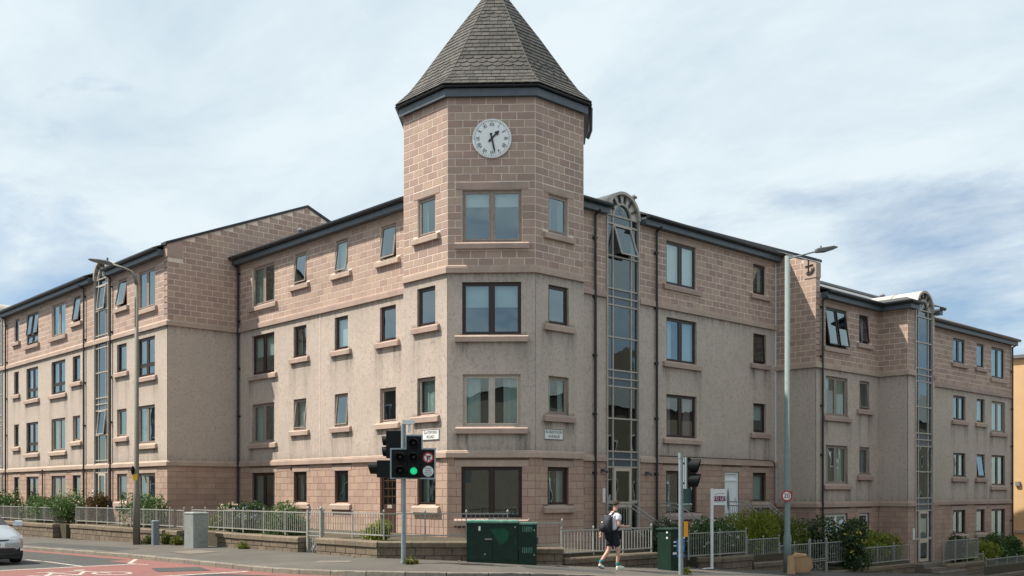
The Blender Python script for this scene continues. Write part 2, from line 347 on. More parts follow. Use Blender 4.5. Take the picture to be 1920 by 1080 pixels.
def wall_zone(mb, fr, s0, s1, z0, z1, holes, reveal=.16, o=0, grid=0):
    S = sorted({s0, s1, *[min(max(v, s0), s1) for h in holes for v in h[:2]]}); Z = sorted({z0, z1, *[min(max(v, z0), z1) for h in holes for v in h[2:4]]})
    if grid:
        sub = lambda A: sorted({round(a+(b-a)*k/max(1, math.ceil((b-a)/grid)), 5) for a, b in zip(A, A[1:]) for k in range(max(1, math.ceil((b-a)/grid))+1)})
        S, Z = sub(S), sub(Z)
    for a, b in zip(S, S[1:]):
        for c, d in zip(Z, Z[1:]):
            ms, mz = (a+b)/2, (c+d)/2
            if b-a < 1e-4 or d-c < 1e-4 or any(h[0] < ms < h[1] and h[2] < mz < h[3] for h in holes): continue
            mb.poly([fr.p(a, c, o), fr.p(b, c, o), fr.p(b, d, o), fr.p(a, d, o)])
    for h in holes:
        a, b = max(h[0], s0), min(h[1], s1); c, d = max(h[2], z0), min(h[3], z1)
        if b-a < .01 or d-c < .01: continue
        for q in (a, b): mb.poly([fr.p(q, c, o), fr.p(q, d, o), fr.p(q, d, -reveal), fr.p(q, c, -reveal)])
        if h[3] <= z1: mb.poly([fr.p(a, d, o), fr.p(b, d, o), fr.p(b, d, -reveal), fr.p(a, d, -reveal)])
        if h[2] >= z0: mb.poly([fr.p(a, c, o), fr.p(b, c, o), fr.p(b, c, -reveal), fr.p(a, c, -reveal)])

# ------------------------------------------------------------------ ground, road, pavement
KX, KY, KR = 12.1, 15.0, 7.0
WX, WY = 15.35, 18.3
def sm(v, k=1.2): return .5*(v+math.sqrt(v*v+k*k))-0 if v < 30 else v
def Hp(x, y):
    h = -1.69-.066*(sm(min(x, 90)-WX)-sm(-2.0)*.5)
    yy = y-21
    if yy > 0: h -= .005*min(yy, 8)+.0157*min(max(yy-8, 0), 60)
    h -= .035*min(3.25, max(0, WX-x))+.03*min(3.3, max(0, WY-y))
    return h
def Hr(x, y): return Hp(x, y)-.11
def ground():
    mb = MB(); xs = [-160, -90, -50, -30, -15]+[-8+i*2 for i in range(40)]+[80, 110, 160]; ys = [-160, -90, -50, -30, -15]+[-8+i*2 for i in range(48)]+[100, 130, 170]
    mb.add([(x, y, Hr(x, y)) for x in xs for y in ys], [(i*len(ys)+j, (i+1)*len(ys)+j, (i+1)*len(ys)+j+1, i*len(ys)+j+1) for i in range(len(xs)-1) for j in range(len(ys)-1)])
    struct('road', mb, 'asphalt', True)
ground()
kerb = [(KX, 78-3*i) for i in range(19)]+[(KX+KR-KR*math.cos(a), KY+KR-KR*math.sin(a)) for a in [R(5*i) for i in range(0, 19)]]+[(KX+KR+3*i, KY) for i in range(1, 18)]
def pavement():
    mb = MB(); rows = []
    for (x, y) in kerb:
        row = []
        for t in [0, .6, 1.3, 2.2, 3.3, 4.4, 5.5, 6.9]:
            if y >= KY+KR: q = (x+t, y)
            elif x >= KX+KR: q = (x, y+t)
            else:
                c = Vector((KX+KR, KY+KR)); d = (Vector((x, y))-c).normalized(); q = tuple(c+d*(KR-t))
            row.append((q[0], q[1], Hp(*q)))
        rows.append(row)
    mb.rings(rows, closed=False); struct('pavement', mb, 'pavement', True)
    kroot = bpy.data.objects.new('kerb', None); col.objects.link(kroot); kroot['kind'] = 'structure'; BASE['kerb'] = Vector((0, 0, -CZ))
    acc = 0; P = [Vector(k) for k in kerb]; pts = []                      # kerb stones laid end to end
    for a, b in zip(P, P[1:]):
        L = (b-a).length; n = max(1, round(L/.15))
        pts += [a+(b-a)*(i/n) for i in range(n)]
    step = 6
    for i in range(0, len(pts)-step, step):
        seg = pts[i:i+step+1]; p0, p1 = seg[0], seg[-1]; d = (p1-p0).normalized(); nrm = Vector((d.y, -d.x))
        # road lies to the right of travel towards -y: outward normal is nrm
        mb = MB(); g = .008; rg = []; dz = random.uniform(-.006, .006)
        for k, q in enumerate((p0+d*g, p1-d*g)):
            z = Hp(q.x, q.y)+dz; zr = z-.16
            rg.append([(q.x-nrm.x*.13, q.y-nrm.y*.13, zr), (q.x-nrm.x*.13, q.y-nrm.y*.13, z+.008), (q.x+nrm.x*.0, q.y+nrm.y*.0, z+.008), (q.x+nrm.x*.02, q.y+nrm.y*.02, z-.012), (q.x+nrm.x*.025, q.y+nrm.y*.025, zr)])
        mb.rings(rg); mb.build('kerb_stone', 'kerb', kroot)
pavement()
def drape(name, polys, m, dz=.004, sub=.5, surf=Hr, parent=None):
    mb = MB()
    for poly in polys:
        bm = bmesh.new(); bm.faces.new([bm.verts.new((x, y, 0)) for x, y in poly]); bmesh.ops.triangulate(bm, faces=bm.faces[:])
        for _ in range(4):
            es = [e for e in bm.edges if e.calc_length() > sub]
            if not es: break
            bmesh.ops.subdivide_edges(bm, edges=es, cuts=1); bmesh.ops.triangulate(bm, faces=[f for f in bm.faces if len(f.verts) > 3])
        bm.verts.index_update(); mb.add([(v.co.x, v.co.y, surf(v.co.x, v.co.y)+dz) for v in bm.verts], [[v.index for v in f.verts] for f in bm.faces]); bm.free()
    return mb.build(name, m, parent)
def strip(p, q, w):
    p, q = Vector(p), Vector(q); d = (q-p).normalized(); n = Vector((d.y, -d.x))*w/2
    return [tuple(p+n), tuple(q+n), tuple(q-n), tuple(p-n)]
def quad(x0, x1, y0, y1): return [(x0, y0), (x1, y0), (x1, y1), (x0, y1)]
o = drape('red_road_surface', [quad(3.0, 11.05, 22.05, 26.5), quad(11.05, 12.07, 22.0, 28.4), quad(11.62, 12.07, 28.4, 70),
          [(KX+KR-(KR-.03+w)*math.cos(R(a)), KY+KR-(KR-.03+w)*math.sin(R(a))) for a, w in [(0, .03), (6, .03), (12, .03), (18, .03), (24, .03), (24, .25), (12, .6), (0, 1.2)]]], 'red_surfacing', .004); o['kind'] = 'structure'
lines = [strip((2.9, 26.6), (11.1, 26.55), .20), strip((9.72, 26.7), (9.72, 31.0), .12), strip((2.9, 22.0), (11.9, 22.0), .2), strip((11.05, 26.9), (11.95, 28.6), .12), strip((11.05, 26.9), (11.2, 26.0), .1),
         strip((9.72, 33.5), (9.72, 38.0), .12), strip((9.72, 41), (9.72, 46), .12)]
o = drape('lane_line', lines, 'road_paint', .008); o['kind'] = 'structure'
def bike():
    P = []
    def ringp(cx, cy, r, w=.09, n=22):
        for k in range(n):
            a, b = 2*math.pi*k/n, 2*math.pi*(k+1)/n
            P.append([(cx+r*math.cos(a), cy+r*1.5*math.sin(a)), (cx+r*math.cos(b), cy+r*1.5*math.sin(b)), (cx+(r-w)*math.cos(b), cy+(r-w)*1.5*math.sin(b)), (cx+(r-w)*math.cos(a), cy+(r-w)*1.5*math.sin(a))])
    T = lambda u, v: (8.6+u, 23.0+v)
    ringp(*T(-.75, .75), .42); ringp(*T(.75, .75), .42)
    for a, b in [((-.75, .75), (-.2, 1.9)), ((-.2, 1.9), (.55, 1.9)), ((-.75, .75), (0, .75)), ((0, .75), (.55, 1.9)), ((0, .75), (-.28, 2.1)), ((.75, .75), (.45, 2.3)), ((.45, 2.3), (.75, 2.45)), ((-.5, 2.12), (-.1, 2.12))]:
        P.append(strip(T(*a), T(*b), .1))
    o = drape('cycle_symbol', P, 'road_paint', .009, 1.0); o['kind'] = 'structure'
bike()
mb = MB()
o = drape('tarmac_patch', [[(10.3, 23.4), (11.4, 22.9), (11.75, 24.2), (10.7, 24.7)]], 'asphalt', .011); o['kind'] = 'structure'
o = drape('footway_cover', [[(13.1, 27.6), (14.0, 27.6), (14.0, 29.0), (13.1, 29.0)]], 'path_slab', .006, .5, Hp); o['kind'] = 'structure'

for nm, poly, m, dz in (('footway_patch', [(12.6, 32), (13.5, 32), (13.5, 41), (12.6, 41)], 'asphalt', .005), ('footway_patch', [(16.6, 17.3), (18.2, 15.9), (18.8, 16.6), (17.1, 18.0)], 'asphalt', .005), ('footway_patch', [(15.2, 18.9), (15.9, 18.2), (16.4, 18.6), (15.6, 19.3)], 'path_slab', .006), ('footway_patch', [(13.4, 21.6), (14.0, 20.9), (14.4, 21.2), (13.9, 22.0)], 'path_slab', .006), ('footway_patch', [(20.0, 16.0), (27.0, 16.0), (27.0, 16.7), (20.0, 16.7)], 'asphalt', .005)):
    o = drape(nm, [poly], m, dz, .5, Hp); o['kind'] = 'structure'

# ------------------------------------------------------------------ window, stair and building builders
TOP = [.71, 3.40, 6.09, 8.78]; SB = [-.43, 2.26, 4.94, 7.63]; LB = [-.80, 1.88, 4.55, 7.25]
def wavy(mb, fr, s0, s1, z0, z1, o, amp=.03, n=None):
    n = n or max(6, int((s1-s0)/.045)); b = []
    ph = random.random()*6
    r0 = [fr.p(s0+(s1-s0)*i/n, z0, o+amp*math.sin(i*1.15+ph+.5*math.sin(i*.6))) for i in range(n+1)]
    r1 = [fr.p(s0+(s1-s0)*i/n, z1, o+amp*.7*math.sin(i*1.15+ph)) for i in range(n+1)]
    mb.rings([r0, r1], closed=False)
def window(bld, fr, s0, s1, z0, z1, kind='one', frame='frame_brown', inside='dark', tilt=0, sill=True, sillm='stone_trim', gl='glass'):
    mb = MB(); w = .062; o1, o0 = -.075, -.135; e = .002
    mb.fbox(fr, s0+e, s0+w, z0+e, z1-e, o0, o1); mb.fbox(fr, s1-w, s1-e, z0+e, z1-e, o0, o1)
    mb.fbox(fr, s0+w, s1-w, z0+e, z0+w, o0, o1); mb.fbox(fr, s0+w, s1-w, z1-w, z1-e, o0, o1)
    cells = [(s0+w, s1-w, z0+w, z1-w)]; mid = (s0+s1)/2
    if kind in ('two', 'T'):
        mb.fbox(fr, mid-.05, mid+.05, z0+w, z1-w, o0, o1+.006); cells = [(s0+w, mid-.05, z0+w, z1-w), (mid+.05, s1-w, z0+w, z1-w)]
    if kind == 'T':
        zt = z0+(z1-z0)*.30; mb.fbox(fr, s0+w, mid-.05, zt-.03, zt+.03, o0, o1); mb.fbox(fr, mid+.05, s1-w, zt-.03, zt+.03, o0, o1)
        cells = [(a, b, c, d) for (a, b, _, _) in cells for c, d in ((z0+w, zt-.03), (zt+.03, z1-w))]
    win = mb.build('window', frame, bld)
    for i, (a, b, c, d) in enumerate(cells):
        tl = tilt if not (kind == 'T' and c > z0+w+.1 and tilt == 0) else 0
        sw = .042; sb = MB(); of = -.062 if not tl else -.05
        for q in ((a+.004, a+sw, c+.004, d-.004), (b-sw, b-.004, c+.004, d-.004), (a+sw, b-sw, c+.004, c+sw), (a+sw, b-sw, d-sw, d-.004)): sb.fbox(fr, *q, of-.05, of, tl, d)
        sb.build('sash', frame, win)
        pb = MB(); sh = lambda z: (d-z)*tl; po = of-.028
        pb.poly([fr.p(a+sw, c+sw, po+sh(c+sw)), fr.p(b-sw, c+sw, po+sh(c+sw)), fr.p(b-sw, d-sw, po+sh(d-sw)), fr.p(a+sw, d-sw, po+sh(d-sw))])
        pb.build('pane', gl, win)
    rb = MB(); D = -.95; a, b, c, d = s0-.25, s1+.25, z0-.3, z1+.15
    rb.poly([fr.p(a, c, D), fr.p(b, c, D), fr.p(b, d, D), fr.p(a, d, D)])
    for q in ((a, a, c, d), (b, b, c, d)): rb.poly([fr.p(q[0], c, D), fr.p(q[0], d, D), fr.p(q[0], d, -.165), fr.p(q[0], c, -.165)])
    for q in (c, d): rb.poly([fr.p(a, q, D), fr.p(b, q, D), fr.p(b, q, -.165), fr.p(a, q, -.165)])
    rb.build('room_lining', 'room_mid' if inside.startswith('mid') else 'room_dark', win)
    H = z1-z0; Wd = s1-s0
    if inside.startswith('blind'):
        fq = float(inside[5:] or .45); bb = MB()
        bb.fbox(fr, s0+.08, s1-.08, z1-w-H*fq, z1-w, -.205, -.198); bb.build('blind', 'blind', win)
    elif inside.startswith('net'):
        bb = MB(); wavy(bb, fr, s0+.06, s1-.06, z0+w, z1-w, -.22, .018); bb.build('net_curtain', 'net_curtain', win)
    elif inside.startswith(('curt', 'midcurt')):
        cm = {'p': 'curtain_pink', 'g': 'curtain_grey', 't': 'curtain_teal', 'w': 'net_curtain'}[inside[-1]]
        for (a, b) in ((s0+.05, s0+.05+Wd*.27), (s1-.05-Wd*.27, s1-.05)):
            bb = MB(); wavy(bb, fr, a, b, z0+.03, z1-w, -.22); bb.build('curtain', cm, win)
    if sill:
        mb = MB(); E_ = .21; zt, zb = z0-.005, z0-.205
        prof = [(-.0, zb), (.11, zb), (.11, zt-.055), (.095, zt-.04), (0.0, zt-.0), ]
        def ring(s): return [fr.p(s, z, o) for o, z in prof]
        mb.rings([ring(s0-E_), ring(s1+E_)])
        mb.poly([fr.p(s0+.002, zt-.0, .0), fr.p(s1-.002, zt-.0, .0), fr.p(s1-.002, z0+.03, -.075), fr.p(s0+.002, z0+.03, -.075)])
        mb.build('sill', sillm, win)
    return win
def sill_holes(h): return [(a-.21, b+.21, c-.205, c) for a, b, c, d in h]
def lintel_holes(h, t=.2236): return [(a-.21, b+.21, d, d+t) for a, b, c, d in h]
def pipe(bld, fr, s, z0, z1, m='pipe_black', r=.045, o=.09, top=None):
    mb = MB(); path = [fr.p(s, z0, o), fr.p(s, z1, o)]
    if top: path += [fr.p(s, z1+.12, top)]
    mb.tube(path, r, 8)
    z = z0+.6
    while z < z1: mb.fbox(fr, s-.065, s+.065, z-.035, z+.035, .005, o+.03); z += 1.9
    mb.build('downpipe', m, bld)
def eaves(bld, path, z, seg=None):
    mb = MB(); mb.sweep(path, [(.002, z+.02), (.26, z+.02), (.26, z), (.285, z), (.285, z+.20), (.26, z+.24), (.002, z+.24)]); mb.build('fascia', 'fascia_paint', bld)
    gb = MB(); cz = z+.235; gb.sweep(path, [(.275, cz+.035)]+[(.365+.08*math.cos(a), cz+.03+.085*math.sin(a)) for a in [R(180+22.5*k) for k in range(0, 9)]]+[(.445, cz+.06), (.275, cz+.06)]); gb.build('gutter', 'gutter_black', bld)
    eb = MB(); eb.sweep(path, [(.37, z+.29), (.37, z+.325), (-.10, z+.52), (-.10, z+.43)]); eb.build('roof_edge', 'roof_edge', bld)
def stair(bld, fr, s0, s1, zdoor, off, zs=9.12, openw=.34):
    """glazed stair bay: jambs, mullions, transoms, panes, door, fan-light arch and barrel roof"""
    zs += off; w = .05; c = (s0+s1)/2; Rr = (s1-s0)/2; m0, m1 = s0+.34, s1-.34
    fm = MB(); o0, o1 = -.10, .0
    for a in (s0, s1-w): fm.fbox(fr, a, a+w, zdoor, zs, o0, o1+.06)
    for a in (m0, m1-w): fm.fbox(fr, a, a+w, zdoor, zs, o0, o1)
    lv = [z+off for z in (9.12, 8.84, 7.78, 6.70, 6.43, 6.16, 5.10, 4.01, 3.74, 3.47, 2.41, 1.32, 1.06, .80)]
    for z in lv: fm.fbox(fr, s0+w, s1-w, z-.024, z+.024, o0-.004, o1+.012)
    lv2 = lv+[(lv[-1]+zdoor)/2-.1, zdoor]
    fm.fbox(fr, s0+w, m0, lv2[-2]-.05, lv2[-2]+.05, o0-.004, o1+.012); fm.fbox(fr, m1, s1-w, lv2[-2]-.05, lv2[-2]+.05, o0-.004, o1+.012)
    win = fm.build('stair_window', 'stair_frame', bld)
    span = {(3, 4), (4, 5), (7, 8), (8, 9), (11, 12), (12, 13)}
    for i in range(len(lv2)-1):
        for j, (a, b) in enumerate(((s0+w, m0), (m0+w, m1-w), (m1, s1-w))):
            if i >= len(lv)-1 and j == 1: continue
            a2, b2, t, q = a+.005, b-.005, lv2[i]-.024, lv2[i+1]+.024
            pb = MB(); tl = openw if (j == 1 and i == 1) else (.10 if (j == 1 and i == 9 and openw == .1) else 0)
            if tl:
                fb = MB()
                for qq in ((a2, a2+.04, q, t), (b2-.04, b2, q, t), (a2+.04, b2-.04, q, q+.04), (a2+.04, b2-.04, t-.04, t)): fb.fbox(fr, *qq, -.03, .012, tl, t)
                fb.build('sash', 'stair_frame', win)
            sh = lambda z: (t-z)*tl
            pb.poly([fr.p(a2, q, -.03+sh(q)), fr.p(b2, q, -.03+sh(q)), fr.p(b2, t, -.03+sh(t)), fr.p(a2, t, -.03+sh(t))])
            pb.build('panel' if (i, i+1) in span else 'pane', 'spandrel' if (i, i+1) in span else 'glass_stair', win)
    # arch
    ar = MB(); n = 20
    def arc(r, o, z=zs): return [fr.p(c+r*math.cos(math.pi*k/n), z+r*math.sin(math.pi*k/n), o) for k in range(n+1)]
    def band(mb, r0, r1, oa, ob):
        A, B, C, D = arc(r0, ob), arc(r1, ob), arc(r1, oa), arc(r0, oa)
        mb.rings([[A[k], B[k], C[k], D[k]] for k in range(n+1)])
    band(ar, Rr-.075, Rr+.02, -.12, .10); ri = Rr*.56; band(ar, ri-.05, ri+.03, -.10, .02)
    sp = MB()
    for k in range(1, 7):
        a = math.pi*k/7; d = (math.cos(a), math.sin(a)); t = (-d[1]*.03, d[0]*.03)
        P = lambda r, sg, o: fr.p(c+d[0]*r+t[0]*sg, zs+d[1]*r+t[1]*sg, o)
        sp.hexa([P(ri, -1, -.06), P(Rr-.06, -1, -.06), P(Rr-.06, 1, -.06), P(ri, 1, -.06), P(ri, -1, .03), P(Rr-.06, -1, .03), P(Rr-.06, 1, .03), P(ri, 1, .03)])
    fa = ar.build('fan_arch', 'stair_frame', win); sp.build('spoke', 'spoke', win)
    for k in range(7):
        a0, a1 = math.pi*k/7+.035, math.pi*(k+1)/7-.035; pb = MB(); st = [a0+(a1-a0)*i/4 for i in range(5)]
        pb.poly([fr.p(c+math.cos(a)*(Rr-.07), zs+math.sin(a)*(Rr-.07), -.04) for a in st]+[fr.p(c+math.cos(a)*(ri+.02), zs+math.sin(a)*(ri+.02), -.04) for a in st[::-1]])
        pb.build('fan_panel', 'fan_panel', win)
    pb = MB(); pb.poly([fr.p(c+math.cos(math.pi*k/16)*(ri-.03), zs+math.sin(math.pi*k/16)*(ri-.03), -.05) for k in range(17)]); pb.build('pane', 'glass_dark', win)
    eb = MB()
    for k in range(10):
        a = math.pi*2*k/10; eb.tube([fr.p(c+.05*math.cos(a), zs+.22+.05*math.sin(a), -.035), fr.p(c+.10*math.cos(a), zs+.22+.10*math.sin(a), -.035)], .012, 5)
    eb.build('rosette', 'fan_panel', win)
    br = MB(); rows = [arc(Rr+.015, o) for o in (.02, -1.2, -2.4, -3.4)]; br.rings(rows, closed=False)
    br.rings([[p for p in arc(Rr+.015, -3.4)]+[fr.p(c-Rr, zs-1, -3.4), fr.p(c+Rr, zs-1, -3.4)], [p for p in arc(Rr, -3.45)]+[fr.p(c-Rr, zs-1, -3.45), fr.p(c+Rr, zs-1, -3.45)]]); bo = br.build('barrel_roof', 'barrel_sheet', win, True)
    rb = MB()
    for o in (-1.15, -2.3): band(rb, Rr+.01, Rr+.04, o-.04, o+.04)
    rb.build('roof_rib', 'stair_frame', win)
    ck = MB()
    for a, b in ((s0-.03, s0), (s1, s1+.03)): ck.fbox(fr, a, b, zs-.9, zs+.02, -3.4, -.13)
    ck.build('cheek', 'barrel_cheek', win)
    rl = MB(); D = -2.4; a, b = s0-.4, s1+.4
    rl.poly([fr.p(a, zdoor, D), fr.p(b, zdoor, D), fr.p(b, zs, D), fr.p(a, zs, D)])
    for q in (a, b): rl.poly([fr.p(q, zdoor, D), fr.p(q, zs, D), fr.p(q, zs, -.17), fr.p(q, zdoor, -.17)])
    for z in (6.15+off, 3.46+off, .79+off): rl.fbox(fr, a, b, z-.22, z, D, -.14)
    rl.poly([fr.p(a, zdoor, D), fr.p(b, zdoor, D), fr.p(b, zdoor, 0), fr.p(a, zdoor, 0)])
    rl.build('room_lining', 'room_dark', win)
    # door
    dm = MB(); a, b = m0+w, m1-w; zt = lv[-1]-.03; zm = zdoor+(zt-zdoor)*.42
    for q in ((a, a+.09, zdoor+.02, zt), (b-.09, b, zdoor+.02, zt), (a+.09, b-.09, zdoor+.02, zdoor+.14), (a+.09, b-.09, zt-.1, zt), (a+.09, b-.09, zm-.09, zm+.09)): dm.fbox(fr, *q, -.05, .02)
    d = dm.build('stair_door', 'door_cream', win)
    for q in ((zdoor+.14, zm-.09), (zm+.09, zt-.1)):
        pb = MB(); pb.poly([fr.p(a+.09, q[0], -.015), fr.p(b-.09, q[0], -.015), fr.p(b-.09, q[1], -.015), fr.p(a+.09, q[1], -.015)]); pb.build('pane', 'glass_dark', win)
    ib = MB(); si = s0-.14 if fr.right() else s1+.14; ib.fbox(fr, si-.06, si+.06, zdoor+.95, zdoor+1.42, .004, .05); ib.build('entry_panel', 'sign_white', win)
    return win
def facade(bld, blk, fr, s0, s1, off, wins, extra=(), zb=-1.75, top=None, strings=True):
    """wins: (s0, s1, floor, big, dict)"""
    holes = []
    for a, b, fl, big, kw in wins:
        z0 = (LB if big else SB)[fl]+off; z1 = TOP[fl]+off; z0 = kw.pop('z0', z0)
        holes.append((a, b, z0, z1)); kw2 = dict(kw); door = kw2.pop('door', None)
        if not door: window(bld, fr, a, b, z0, z1, **kw2)
    allh = holes+list(extra); tp = (9.25 if top is None else top)+off
    g, h, k = MB(), MB(), MB()
    wall_zone(g, fr, s0, s1, zb+off if off == 0 else zb, 1.0+off, allh); g.build('ground_floor_wall', 'ashlar_mortar', bld)
    wall_zone(h, fr, s0, s1, 1.0+off, 6.4+off, allh, o=.012, grid=.11); stain_attr(h.build('harled_wall', 'harling', bld), fr, [x for x in holes if 1.2+off < x[3] < 6.3+off], 6.35+off, 1.18+off)
    cut = sorted(x for x in extra); edges = [s0]+[v for x in cut for v in (x[0], x[1])]+[s1]
    for p, q in zip(edges[::2], edges[1::2]):
        k = MB(); wall_zone(k, fr, p, q, 6.4+off, tp, holes); k.build('top_floor_wall', 'facing_mortar', bld)
    nodoor = [hh for hh, wn in zip(holes, wins) if not wn[4].get('door')]
    gr = [x for x in holes if x[3] < 1.2+off]; up = [x for x in holes if x[3] > 8+off]
    grs = [x for x in gr if x in nodoor]
    lay(blk, fr, s0, s1, zb, .98+off, list(allh)+sill_holes(grs)+lintel_holes(gr, .2), 'ashlar_block', .225, .52, .012, .006)
    lay(blk, fr, s0, s1, 6.56+off, tp-.02, list(allh)+sill_holes(up)+lintel_holes(up), 'facing_block')
    lm = [x for x in gr]+[x for x in up]
    for a, b, c, d in lm:
        t = .2 if d < 2+off else .2236
        place('lintel', UB['stone_trim'], bld, fr.p((a+b)/2, d+t/2), fr.ex, (b-a+.40, .014, t-.016))
def stain_attr(o, fr, holes, ztop, zbot):
    me = o.data; b = base_of(o); rr = random.Random(3); ends = [(e, c-.205, rr.uniform(.5, 1), rr.uniform(.4, 1.1)) for a, b2, c, d in holes for e in (a-.2, b2+.2, a+.05, b2-.05)]
    at = me.attributes.new('stain', 'FLOAT', 'POINT'); out = []
    for v in me.vertices:
        p = Vector((v.co.x+b.x, v.co.y+b.y)); s = (p-fr.O).dot(fr.d); z = v.co.z+b.z
        q = .75*math.exp(-(ztop-z)/.22)+.55*math.exp(-(z-zbot)/.16)
        for e, zs, am, ln in ends:
            if zs-2.2 < z <= zs+.02 and abs(s-e) < .3: q += am*math.exp(-((s-e)/.10)**2)*math.exp(-(zs-z)/ln)
        for a, b2, c, d in holes:
            if a-.2 < s < b2+.2 and c-1.2 < z < c: q += .45*math.exp(-(c-.2-z)/.28)
        out.append(min(1, q))
    at.data.foreach_set('value', out)
def string_course(bld, path, off=0):
    for z0, z1 in ((.98, 1.18), (6.35, 6.57)):
        mb = MB(); z0 += off; z1 += off
        mb.sweep(path, [(.0, z0), (.085, z0), (.085, z1-.06), (.06, z1-.045), (.06, z1-.02), (0, z1+.02)]); mb.build('string_course', 'stone_trim', bld)
def slab_roof(bld, pts, m='roof_slate', name='roof', t=.10):
    mb = MB(); mb.hexa([(x, y, z-t) for x, y, z in pts]+pts); return mb.build(name, m, bld)
def vent(bld, p, h=.45):
    mb = MB(); mb.tube([p, (p[0], p[1], p[2]+h)], .06, 8); mb.tube([(p[0], p[1], p[2]+h), (p[0], p[1], p[2]+h+.04), (p[0], p[1], p[2]+h+.12)], [.14, .14, .05], 10); mb.build('roof_vent', 'lead', bld)
B_, TP = 'frame_brown', 'frame_taupe'

